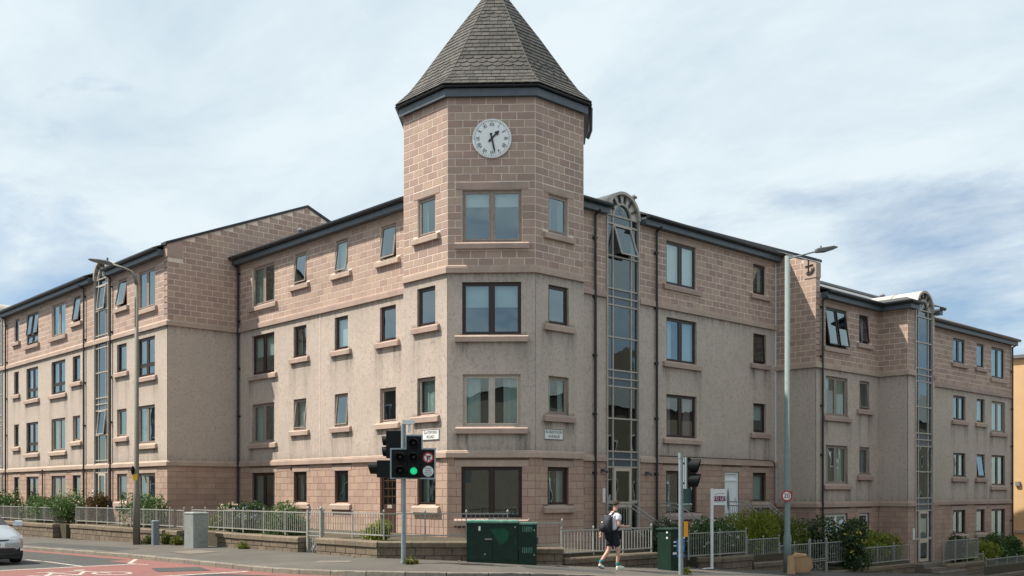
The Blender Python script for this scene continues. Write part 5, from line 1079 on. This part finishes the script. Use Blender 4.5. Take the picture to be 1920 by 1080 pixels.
# ------------------------------------------------------------------ street lamps
def lamp_left():
    x, y = 14.6, 34.9; h = Hp(x, y); F = Fr((x, y), (.7314, -.682), VN)
    t = thing('street_lamp', 'dark grey lamp post on the left with its arm reaching left', 'street lamp', x, y, h, 'street lamps')
    mb = MB(); mb.tube([(x, y, h-.1), (x, y, -.15), (x, y, -.05), (x, y, 7.2)], [.125, .12, .085, .062], 14); mb.tube([F.p(0, 7.2), F.p(-.03, 7.45), F.p(-.18, 7.68), F.p(-.45, 7.80), F.p(-.95, 7.97)], [.062, .058, .05, .045, .04], 10); mb.build('column', 'pole_concrete', t, True)
    mb = MB(); mb.rings([[F.p(s, z, o) for z, o in ((c-hh, -w), (c-hh, w), (c+hh*.4, w), (c+hh, w*.4), (c+hh, -w*.4), (c+hh*.4, -w))] for s, c, hh, w in ((-.85, 7.95, .04, .05), (-.98, 7.99, .07, .11), (-1.3, 8.04, .07, .14), (-1.6, 8.09, .04, .12), (-1.68, 8.10, .02, .06))]); mb.build('lamp_head', 'lamp_body', t)
    mb = MB(); mb.tube([F.p(-1.02, 8.05), F.p(-1.02, 8.16)], [.04, .035], 8); mb.build('photocell', 'lamp_body', t)
    mb = MB(); mb.fbox(F, -.10, .06, .38, .60, .088, .094); mb.build('sticker', 'yellow', t); mb = MB(); G = Fr((x, y), (-VN[0], -VN[1]), (-.7314, .682)); disc(mb, G, -.1, .72, .16, .09, .10); mb.build('round_sign', 'signal_black', t)
lamp_left()
def lamp_right():
    x, y = 28.2, 17.5; h = Hp(x, y); F = Fr((x, y), (.7314, -.682), VN)
    t = thing('street_lamp', 'tall pale green lamp post on the right with a speed limit disc', 'street lamp', x, y, h, 'street lamps')
    mb = MB(); mb.tube([(x, y, h-.1), (x, y, -1.42), (x, y, -1.36), (x, y, 7.42)], [.125, .125, .092, .078], 16); mb.build('column', 'pole_green', t, True)
    mb = MB(); mb.tube([F.p(.0, 7.30), F.p(.12, 7.36), F.p(.95, 7.58)], .028, 8); mb.build('arm', 'galvanised', t)
    mb = MB(); mb.rings([[F.p(s, z, o) for z, o in ((c-hh, -w), (c-hh, w), (c+hh*.5, w), (c+hh, w*.5), (c+hh, -w*.5), (c+hh*.5, -w))] for s, c, hh, w in ((.88, 7.58, .05, .06), (.94, 7.60, .065, .10), (1.2, 7.63, .07, .14), (1.45, 7.69, .05, .13), (1.58, 7.70, .015, .05))]); mb.build('lamp_head', 'lamp_body', t)
    mb = MB(); mb.tube([F.p(1.06, 7.66), F.p(1.06, 7.74)], [.03, .025], 8); mb.build('photocell', 'lamp_body', t)
    mb = MB(); disc(mb, F, -.05, -.15, .175, .11, .122); mb.build('sign_ring', 'sign_red', t); mb = MB(); disc(mb, F, -.05, -.15, .13, .1225, .125); mb.build('sign_face', 'sign_white', t); put_text('lettering', textmesh('20', .20, .001, 'sign_black'), t, F.p(-.05, -.15, .1255), VN)
    mb = MB(); G = Fr((x, y), (-VN[0], -VN[1]), (.7314, -.682)); disc(mb, G, 0, -.13, .13, .11, .125); mb.build('side_sign', 'sign_red', t)
lamp_right()

# ------------------------------------------------------------------ cabinets and street clutter
def big_cabinet():
    F = Fr((16.55, 19.42), (.7071, -.7071), (-.7071, -.7071)); h = -1.92
    t = thing('utility_cabinet', 'large dark green double utility cabinet in front of the tower', 'cabinet', *F.p(.8, -1.9, -.2), 'street cabinets')
    mb = MB(); mb.fbox(F, 0, 1.30, h, -.80, -.46, 0); mb.build('body', 'cabinet_green', t)
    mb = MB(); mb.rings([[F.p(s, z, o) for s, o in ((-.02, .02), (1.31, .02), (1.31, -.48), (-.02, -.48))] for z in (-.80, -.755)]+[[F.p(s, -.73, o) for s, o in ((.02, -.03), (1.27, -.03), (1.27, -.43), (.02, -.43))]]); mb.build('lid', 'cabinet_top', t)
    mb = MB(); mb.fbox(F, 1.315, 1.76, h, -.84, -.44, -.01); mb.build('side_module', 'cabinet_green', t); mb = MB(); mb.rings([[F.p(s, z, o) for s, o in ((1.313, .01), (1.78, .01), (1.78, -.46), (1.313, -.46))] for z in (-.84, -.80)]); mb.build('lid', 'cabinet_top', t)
    mb = MB(); mb.fbox(F, .02, .64, -1.72, -.84, .002, .012); mb.build('door', 'cabinet_green', t); mb = MB(); mb.fbox(F, .66, 1.28, -1.72, -.84, .002, .012); mb.build('door', 'cabinet_green', t)
    mb = MB(); mb.poly([F.p(s, z, .0145) for s, z in ((.58, -.95), (.95, -.92), (1.08, -1.05), (1.02, -1.25), (.84, -1.36), (.74, -1.18))]); mb.build('paint_patch', 'cabinet_patch', t)
    mb = MB(); mb.fbox(F, .30, .35, -.99, -.88, .013, .018); mb.build('sticker', 'sign_white', t); mb = MB(); mb.fbox(F, .46, .64, -1.22, -1.19, .013, .04); mb.build('handle', 'cabinet_grey', t)
    for z0 in (-1.02, -1.55):
        for k in range(6): mb = MB(); mb.fbox(F, 1.40+k*.045, 1.42+k*.045, z0, z0+.14, -.008, .004); mb.build('louvre', 'cabinet_top', t)
    for s, z in ((.46, -1.58), (1.22, -.9), (1.70, -.98), (1.70, -1.6)): mb = MB(); disc(mb, F, s, z, .022, -.008, .02, 10); mb.build('bolt', 'cabinet_grey', t)
    mb = MB(); mb.fbox(F, -.05, 1.8, h-.25, h+.02, -.5, .035); mb.build('plinth', 'wall_joint', t)
big_cabinet()
def box_cabinet(name, label, x0, x1, y0, y1, zt, m, top, lid=.03):
    h = min(Hp(x0, y0), Hp(x1, y0))-.05; t = thing(name, label, 'cabinet', (x0+x1)/2, (y0+y1)/2, h, 'street cabinets')
    mb = MB(); b = .02; mb.rings([[(x0+b, y0, z), (x1-b, y0, z), (x1, y0+b, z), (x1, y1-b, z), (x1-b, y1, z), (x0+b, y1, z), (x0, y1-b, z), (x0, y0+b, z)] for z in (h, zt-.06)]); mb.build('body', m, t)
    mb = MB(); mb.rings([[(x0-e, y0-e, z), (x1+e, y0-e, z), (x1+e, y1+e, z), (x0-e, y1+e, z)] for e, z in ((lid, zt-.06), (lid, zt-.03), (-.05, zt))]); mb.build('lid', top, t); return t
t = box_cabinet('utility_cabinet', 'second dark green cabinet with a blue and white poster by the right path', 21.9, 22.5, 17.15, 17.65, -1.0, 'cabinet_green', 'cabinet_green')
CF = Fr((0, 17.15), (1, 0), (0, -1))
for nm, q, m in (('poster', (22.12, 22.47, -1.80, -1.32), 'poster_blue'), ('poster', (22.20, 22.48, -1.30, -1.06), 'sign_white'), ('tape', (21.95, 22.47, -1.72, -1.66), 'sign_white'), ('sticker', (21.98, 22.10, -1.50, -1.47), 'sign_white'), ('sticker', (21.98, 22.10, -1.40, -1.36), 'sign_white')): mb = MB(); mb.fbox(CF, *q, .003, .006); mb.build(nm, m, t)
for z in (-1.12, -1.27): mb = MB(); CG = Fr((21.9, 0), (0, 1), (-1, 0)); disc(mb, CG, 17.3, z, .03, .0, .012, 10); mb.build('lock', 'sign_white', t)
t = box_cabinet('utility_cabinet', 'grey upright cabinet on the left pavement against the garden wall', 14.45, 14.95, 30.2, 30.86, -.66, 'cabinet_grey', 'cabinet_grey', .012)
mb = MB(); mb.box(14.47, 14.93, 30.19, 30.197, -1.6, -.75); mb.build('door', 'cabinet_grey', t)
t = box_cabinet('service_post', 'small blue grey service post right of the left lamp post', 14.75, 14.97, 33.85, 34.05, -1.0, 'cabinet_blue', 'cabinet_blue', .006)
def to_let():
    x, y = 25.52, 18.45; n = Vector((-.42, -.9)).normalized(); F = Fr((x, y), (-n.y, n.x), n)
    t = thing('to_let_board', 'white to let board with purple band on a white post', 'sign', x, y, -2.25)
    mb = MB(); mb.fbox(F, -.04, .04, -2.4, .09, -.03, .03); mb.build('post', 'sign_white', t)
    mb = MB(); mb.fbox(F, .042, .50, -.42, .07, -.012, .012); mb.build('board', 'sign_white', t); mb = MB(); mb.fbox(F, .07, .475, -.30, -.15, .0125, .0155); mb.build('band', 'sign_purple', t)
    put_text('lettering', textmesh('TO LET', .145, .001, 'sign_white'), t, F.p(.27, -.225, .016), n, 0, .95)
    mb = MB(); mb.tube([F.p(.08+.02*i, -.105+.018*math.sin(i*2.1), .013) for i in range(6)], .005, 4); mb.build('mark', 'sign_black', t)
    for i, (s0, s1, z) in enumerate(((.19, .43, -.075), (.08, .44, -.33))): mb = MB(); mb.fbox(F, s0, s1, z-.008, z+.008, .0125, .014); mb.build('small_print', 'sign_grey_text', t)
to_let()
def carton():
    x, y = 27.55, 16.95; h = Hp(x, y); t = thing('cardboard_box', 'torn brown cardboard box slumped at the foot of the right lamp post', 'box', x, y, h)
    F = Fr((x, y), (.7314, -.682), VN); J = random.Random(5)
    mb = MB(); prof = [(0, .16), (.06, .05), (.5, .05), (.62, .2), (.60, .42), (.42, .56), (.16, .60), (.0, .5)]
    mb.rings([[F.p(s+.06*k, h+z+(.03 if k else 0), o) for s, z in prof] for k, o in ((0, .12), (1, -.35))]); mb.build('body', 'card', t)
    mb = MB(); mb.hexa([F.p(-.22, h, .30), F.p(.02, h, .32), F.p(.04, h, .28), F.p(-.20, h, .26), F.p(-.17, h+.56, .20), F.p(.03, h+.60, .16), F.p(.05, h+.6, .12), F.p(-.15, h+.56, .16)]); mb.build('flap', 'card', t)
    for i, z in enumerate((.16, .27, .38)): mb = MB(); a = .293-.165*z/.56+.012; mb.poly([F.p(-.16, h+z, a+.004), F.p(-.03, h+z+.01, a+.012), F.p(-.03, h+z+.085, a-.013), F.p(-.16, h+z+.075, a-.02)]); mb.build('printed_mark', 'sign_white', t)
    mb = MB(); mb.hexa([F.p(.02, h+.5, .13), F.p(.44, h+.57, .15), F.p(.44, h+.58, .13), F.p(.02, h+.52, .11), F.p(.10, h+.64, -.02), F.p(.46, h+.60, -.02), F.p(.46, h+.61, -.04), F.p(.10, h+.65, -.04)]); mb.build('flap', 'card', t)
    mb = MB(); mb.fbox(F, .50, .58, h, h+.18, -.1, -.05); mb.build('torn_strip', 'card', t)
carton()
for i, (x, y, s, lb) in enumerate(((24.9, 18.1, .16, 'white litter by the gate of the right path'), (24.4, 17.9, .09, 'small white scrap of litter on the right path'), (15.1, 22.3, .05, 'pale scrap of litter at the angled wall foot'), (16.2, 19.3, .05, 'pale scrap of litter left of the green cabinet'), (18.3, 17.9, .06, 'dry leaf litter right of the green cabinet'))):
    rr = random.Random(i); mb = MB(); h = Hp(x, y); P = [(x+s*math.cos(a)*rr.uniform(.6, 1.2), y+s*math.sin(a)*rr.uniform(.6, 1.2), h+rr.uniform(.006, .05)) for a in [R(60*k) for k in range(6)]]; c = (x, y, h+.05)
    mb.add(P+[c], [(k, (k+1) % 6, 6) for k in range(6)]); o = mb.build('litter', 'sign_white' if i < 2 else 'path_slab'); tag(o, lb, 'litter')

# ------------------------------------------------------------------ car
def car():
    cx, yf = 8.22, 28.75; g = Hr(cx, yf); t = thing('parked_car', 'silver hatchback waiting at the stop line, cut off by the left edge', 'car', cx, yf+2.1, g); L = 4.3; hw = .88
    # stations along the length: (y from the front, half width, sill z, belt z, roof z, roof half width)
    S = [(0.0, .50, .30, .56, .60, .30), (.06, .70, .24, .66, .70, .52), (.22, .82, .20, .73, .78, .64), (.6, .87, .19, .83, .90, .70), (1.0, .885, .19, .89, .985, .72), (1.25, .888, .19, .92, 1.03, .70), (1.75, .888, .19, .94, 1.30, .62), (2.2, .888, .19, .95, 1.445, .57), (3.0, .885, .19, .97, 1.45, .56), (3.7, .87, .21, 1.0, 1.33, .55), (4.1, .82, .28, 1.0, 1.10, .60), (4.3, .70, .40, .85, .95, .55)]
    def ring(s):
        d, w, z0, zb, zr, rw = s; y = yf+d
        half = [(w*.80, z0), (w*.97, z0+.10), (w, (z0+zb)/2), (w*.985, zb-.05), (w*.94, zb), (rw+(w*.94-rw)*.10, zr-.03*(1 if zr-zb > .2 else .3)), (rw*.75, zr), (0, zr+.012)]
        return [(cx+x, y, g+z) for x, z in half]+[(cx-x, y, g+z) for x, z in half[-2::-1]]
    mb = MB(); mb.rings([ring(s) for s in S]); body = mb.build('body', 'car_paint', t, False)
    b = body.modifiers.new('sub', 'SUBSURF'); b.levels = 2; b.render_levels = 2; body.data.shade_smooth()
    def patch(name, m, pts, par=t): q = MB(); q.poly([(cx+x, yf+y, g+z) for x, y, z in pts]); return q.build(name, m, par)
    ws = MB(); A = [(-.70, 1.20, 1.02), (0, 1.12, 1.05), (.70, 1.20, 1.02)]; Bq = [(-.56, 2.10, 1.435), (0, 2.06, 1.465), (.56, 2.10, 1.435)]
    ws.rings([[(cx+x, yf+y, g+z+.012) for x, y, z in A], [(cx+x*.93, yf+y, g+z+.03) for x, y, z in [((a[0]+c[0])/2, (a[1]+c[1])/2, (a[2]+c[2])/2+.02) for a, c in zip(A, Bq)]], [(cx+x, yf+y, g+z+.014) for x, y, z in Bq]], closed=False); ws.build('windscreen', 'lens_off', t)
    for sg in (-1, 1):
        patch('side_window', 'lens_off', [(sg*.86, 1.55, .97), (sg*.87, 3.5, 1.0), (sg*.68, 3.3, 1.34), (sg*.64, 2.3, 1.38), (sg*.72, 1.9, 1.22)])
        h = MB(); h.rings([[(cx+sg*x, yf+y, g+z) for x, y, z in r] for r in ([(.42, .02, .66), (.60, .07, .66), (.78, .20, .68), (.86, .46, .75)], [(.42, .06, .74), (.60, .11, .76), (.78, .25, .79), (.86, .50, .83)])], closed=False); h.build('headlight', 'headlamp', t)
        h = MB(); h.tube([(cx+sg*.90, yf+1.42, g+1.0), (cx+sg*1.0, yf+1.40, g+1.03)], .03, 6); h.rings([[(cx+sg*x, yf+1.36+yy, g+1.05+z*.09) for yy, z in ((0, -1), (.1, -.8), (.12, .6), (0, 1), (-.06, .6), (-.08, -.6))] for x in (.93, 1.0, 1.10)]); h.build('wing_mirror', 'car_paint', t)
        for y in (.83, 3.45):
            w = MB(); x0, x1 = sg*.68, sg*.895; w.rings([[(cx+x, yf+y+r*math.cos(2*math.pi*k/24), g+.31+r*math.sin(2*math.pi*k/24)) for k in range(24)] for x, r in ((x0, .28), (x0, .31), (x1-.02*sg, .315), (x1, .28), (x1-.01*sg, .2))]); w.build('wheel', 'tyre', t)
            w = MB(); w.rings([[(cx+x, yf+y+r*math.cos(2*math.pi*k/16), g+.31+r*math.sin(2*math.pi*k/16)) for k in range(16)] for x, r in ((x1-.012*sg, .2), (x1-.003*sg, .16), (x1-.03*sg, .03))]); w.build('rim', 'rim', t)
        patch('fog_light', 'headlamp', [(sg*.66, .03, .36), (sg*.76, .10, .36), (sg*.76, .10, .43), (sg*.66, .03, .43)])
    for nm, m, z0, z1, w, yy in (('grille', 'car_trim', .29, .44, .72, .005), ('upper_grille', 'car_trim', .635, .67, .45, .0), ('lower_lip', 'car_trim', .2, .235, .7, .03)):
        q = MB(); q.rings([[(cx+w*u, yf+yy+.10*abs(u)**3-.022, g+z) for u in [k/6 for k in range(-6, 7)]] for z in (z0, z1)], closed=False); q.build(nm, m, t)
    q = MB(); q.box(cx-.26, cx+.26, yf-.035, yf-.022, g+.47, g+.58); pl = q.build('number_plate', 'sign_white', t)
    put_text('lettering', textmesh('S L23', .10, .001, 'sign_black'), t, (cx+.05, yf-.037, g+.525), (0, -1))
    q = MB(); q.box(cx-.75, cx+.75, yf+.2, yf+4.1, g+.14, g+.3); q.build('underbody', 'car_trim', t)
car()

# ------------------------------------------------------------------ walking person
def skinned(name, m, parent, verts, edges, radii, org, ang, sub=2):
    me = bpy.data.meshes.new(name); ca, sa = math.cos(ang), math.sin(ang); b = base_of(parent)
    me.from_pydata([(org[0]+ca*x-sa*y-b.x, org[1]+sa*x+ca*y-b.y, org[2]+z-b.z) for x, y, z in verts], edges, []); me.materials.append(MATS[m])
    o = bpy.data.objects.new(name, me); col.objects.link(o); o.parent = parent
    md = o.modifiers.new('skin', 'SKIN'); md.use_smooth_shade = True
    if not me.skin_vertices: me.skin_vertices.new()
    for i, r in enumerate(radii): me.skin_vertices[0].data[i].radius = r if isinstance(r, tuple) else (r, r)
    me.skin_vertices[0].data[0].use_root = True
    s = o.modifiers.new('sub', 'SUBSURF'); s.levels = sub; s.render_levels = sub; return o
def person():
    px, py = 19.62, 17.25; g = Hp(px, py); ang = R(-16); t = thing('person', 'person in white t-shirt and dark shorts walking right with a black backpack', 'person', px, py, g); org = (px, py, g)
    # forward = +x, left = +y
    V = {'pel': (0, 0, .93), 'ab': (.01, 0, 1.08), 'ch': (.03, 0, 1.28), 'up': (.035, 0, 1.41), 'nk': (.06, 0, 1.49), 'hd0': (.085, 0, 1.56), 'hd1': (.10, 0, 1.645), 'hd2': (.10, 0, 1.70),
         'rs': (.04, -.18, 1.40), 're': (.03, -.25, 1.12), 'rw': (.25, -.22, 1.10), 'rp': (.31, -.21, 1.115), 'ls': (.03, .18, 1.40), 'le': (-.13, .25, 1.14), 'lw': (-.22, .24, .92), 'lp': (-.245, .235, .86),
         'rh': (.0, -.09, .90), 'rk': (.10, -.10, .50), 'ra': (.07, -.10, .10), 'rt': (.17, -.11, .045), 'lh': (.0, .09, .90), 'lk': (-.06, .10, .49), 'la': (-.33, .10, .17), 'lt': (-.27, .10, .06)}
    K = list(V); rad = dict(pel=(.15, .11), ab=(.135, .10), ch=(.155, .115), up=(.12, .09), nk=.055, hd0=.062, hd1=(.078, .092), hd2=(.07, .085), rs=.06, re=.042, rw=.03, rp=.028, ls=.06, le=.042, lw=.03, lp=.028, rh=.085, rk=.058, ra=.038, rt=.03, lh=.085, lk=.058, la=.038, lt=.03)
    E = [('pel', 'ab'), ('ab', 'ch'), ('ch', 'up'), ('up', 'nk'), ('nk', 'hd0'), ('hd0', 'hd1'), ('hd1', 'hd2'), ('up', 'rs'), ('rs', 're'), ('re', 'rw'), ('rw', 'rp'), ('up', 'ls'), ('ls', 'le'), ('le', 'lw'), ('lw', 'lp'), ('pel', 'rh'), ('rh', 'rk'), ('rk', 'ra'), ('ra', 'rt'), ('pel', 'lh'), ('lh', 'lk'), ('lk', 'la'), ('la', 'lt')]
    # calf bulges
    vs = [V[k] for k in K]; es = [(K.index(a), K.index(b)) for a, b in E]; body = skinned('body', 'skin', t, vs, es, [rad[k] for k in K], org, ang)
    def sub(name, m, keys, ed, rr, extra={}, par=body):
        VV = dict(V); VV.update(extra); return skinned(name, m, par, [VV[k] for k in keys], [(keys.index(a), keys.index(b)) for a, b in ed], rr, org, ang)
    X = dict(rse=(.035, -.225, 1.24), lse=(-.06, .225, 1.26), hem=(.0, 0, .92), rsk=(.075, -.10, .56), lsk=(-.05, .10, .56))
    sub('t_shirt', 'shirt', ['up', 'ch', 'ab', 'hem', 'rs', 'rse', 'ls', 'lse'], [('up', 'ch'), ('ch', 'ab'), ('ab', 'hem'), ('up', 'rs'), ('rs', 'rse'), ('up', 'ls'), ('ls', 'lse')], [(.165, .12), (.18, .14), (.17, .135), (.17, .138), .09, .075, .09, .075], X)
    sub('shorts', 'shorts', ['pel', 'rh', 'rsk', 'lh', 'lsk'], [('pel', 'rh'), ('rh', 'rsk'), ('pel', 'lh'), ('lh', 'lsk')], [(.165, .13), .115, .10, .115, .10], X)
    for s in 'rl':
        a = V[s+'a']; k = V[s+'k']; up = tuple(a[i]+(k[i]-a[i])*.28 for i in range(3)); lo = tuple(a[i]+(k[i]-a[i])*-.02 for i in range(3)); sub('sock', 'sock', ['u', 'l'], [('u', 'l')], [.049, .046], dict(u=up, l=lo))
    # shoes: right flat, left lifted on its toes
    for nm, heel, toe, th in (('r', (.03, -.10, .05), (.27, -.12, .04), 0), ('l', (-.37, .10, .13), (-.20, .10, .03), 1)):
        mid = tuple((heel[i]+toe[i])/2 for i in range(3)); mid = (mid[0], mid[1], mid[2]+.012); sub('shoe', 'shoe', ['h', 'm', 't'], [('h', 'm'), ('m', 't')], [(.045, .052), (.044, .05), (.042, .03)], dict(h=heel, m=mid, t=toe))
        dz = -.04 if not th else -.035; dx = 0 if not th else -.03; sub('sole', 'sole' if th else 'shoe', ['h', 'm', 't'], [('h', 'm'), ('m', 't')], [(.046, .012), (.045, .012), (.043, .012)], dict(h=(heel[0]+dx, heel[1], heel[2]+dz), m=(mid[0]+dx, mid[1], mid[2]+dz-.01), t=(toe[0], toe[1], toe[2]+dz*.6)))
    # hands: palm is in the body; separate fingers and thumb
    for s, wr, pa, fd, dn in (('r', V['rw'], V['rp'], Vector((1, .1, .15)), Vector((0, 0, -1))), ('l', V['lw'], V['lp'], Vector((-.2, -.05, -1)), Vector((.9, 0, -.3)))):
        fd = fd.normalized(); sd_ = fd.cross(Vector((0, 0, 1)) if abs(fd.z) < .7 else Vector((1, 0, 0))).normalized(); P0 = Vector(pa)
        for i, Lf in enumerate((.075, .085, .08, .062)):
            b0 = P0+sd_*(i-1.5)*.019; m1 = b0+fd*Lf*.55+dn*.006; m2 = b0+fd*Lf*.85+dn*(.02 if s == 'r' else .03); sub('finger', 'skin', ['a', 'b', 'c'], [('a', 'b'), ('b', 'c')], [.0095, .009, .0075], dict(a=tuple(b0), b=tuple(m1), c=tuple(m2)))
        b0 = Vector(wr)+(P0-Vector(wr))*.6+sd_*.026; sub('thumb', 'skin', ['a', 'b', 'c'], [('a', 'b'), ('b', 'c')], [.011, .0105, .009], dict(a=tuple(b0), b=tuple(b0+fd*.03+sd_*.018), c=tuple(b0+fd*.06+sd_*.02)))
    # hair cap, ears, nose, eyes, mouth
    ca, sa = math.cos(ang), math.sin(ang); Wp = lambda x, y, z: (px+ca*x-sa*y, py+sa*x+ca*y, g+z)
    mb = MB(); n = 14; rows = []
    for i in range(8):
        el = R(90-15.5*i); rows.append([Wp(.092+(.098 if math.cos(2*math.pi*k/n) < .4 or i < 5 else .09)*math.cos(el)*math.cos(2*math.pi*k/n)*(1.06), .086*math.cos(el)*math.sin(2*math.pi*k/n), 1.672+(.088 if i < 4 else .075)*math.sin(el)*(1.05)+(.055 if (math.cos(2*math.pi*k/n) > .35 and i > 4) else 0)) for k in range(n)])
    mb.rings(rows); mb.build('hair', 'hair', body, True)
    for sg in (-1, 1):
        mb = MB(); mb.rings([[Wp(.095+r*math.cos(a)*.7, sg*y, 1.635+r*math.sin(a)*1.2) for a in [R(45*k) for k in range(8)]] for r, y in ((.012, .075), (.026, .084), (.02, .092), (.004, .09))]); mb.build('ear', 'skin', body, True)
        mb = MB(); mb.rings([[Wp(x, sg*.032+r*math.cos(a), 1.645+r*.6*math.sin(a)) for a in [R(60*k) for k in range(6)]] for r, x in ((.012, .176), (.002, .186))]); mb.build('eye', 'sign_black', body)
    mb = MB(); mb.tube([Wp(.178, 0, 1.645), Wp(.198, 0, 1.612), Wp(.18, 0, 1.602)], [.009, .014, .008], 6); mb.build('nose', 'skin', body, True)
    mb = MB(); mb.tube([Wp(.170, -.022, 1.578), Wp(.180, 0, 1.576), Wp(.170, .022, 1.578)], .006, 5); mb.build('mouth', 'sign_red', body)
    # backpack (worn, a thing of its own)
    bp = thing('backpack', 'black backpack worn by the walking person', 'backpack', *Wp(-.2, 0, 1.0))
    mb = MB(); rows = []
    for z, w, d0, d1 in ((.93, .12, -.13, -.22), (.96, .155, -.12, -.30), (1.10, .165, -.115, -.32), (1.25, .155, -.115, -.29), (1.36, .12, -.11, -.22), (1.40, .06, -.11, -.15)):
        rows.append([Wp(d0, -w, z), Wp((d0+d1)/2, -w*1.04, z), Wp(d1+.03, -w*.85, z), Wp(d1, 0, z), Wp(d1+.03, w*.85, z), Wp((d0+d1)/2, w*1.04, z), Wp(d0, w, z)])
    mb.rings(rows); mb.build('bag_body', 'bag', bp, True)
    mb = MB(); mb.rings([[Wp(d, w, z) for w, z in ((-.11, .97), (.11, .97), (.12, 1.12), (.08, 1.17), (-.08, 1.17), (-.12, 1.12))] for d in (-.28, -.345)]); mb.build('front_pocket', 'bag', bp, True)
    mb = MB(); mb.rings([[Wp(-.328, w, z) for w, z in ((-.03, 1.2), (.03, 1.2), (.02, 1.235), (-.02, 1.235))], [Wp(-.33, w, z) for w, z in ((-.03, 1.2), (.03, 1.2), (.02, 1.235), (-.02, 1.235))]]); mb.build('logo_patch', 'sign_white', bp)
    for sg in (-1, 1): mb = MB(); mb.tube([Wp(-.12, sg*.09, 1.38), Wp(-.02, sg*.115, 1.49), Wp(.10, sg*.125, 1.45), Wp(.165, sg*.13, 1.32), Wp(.14, sg*.15, 1.15), Wp(.0, sg*.19, 1.02), Wp(-.12, sg*.16, .98)], .022, 6); mb.build('strap', 'bag', bp, True)
person()
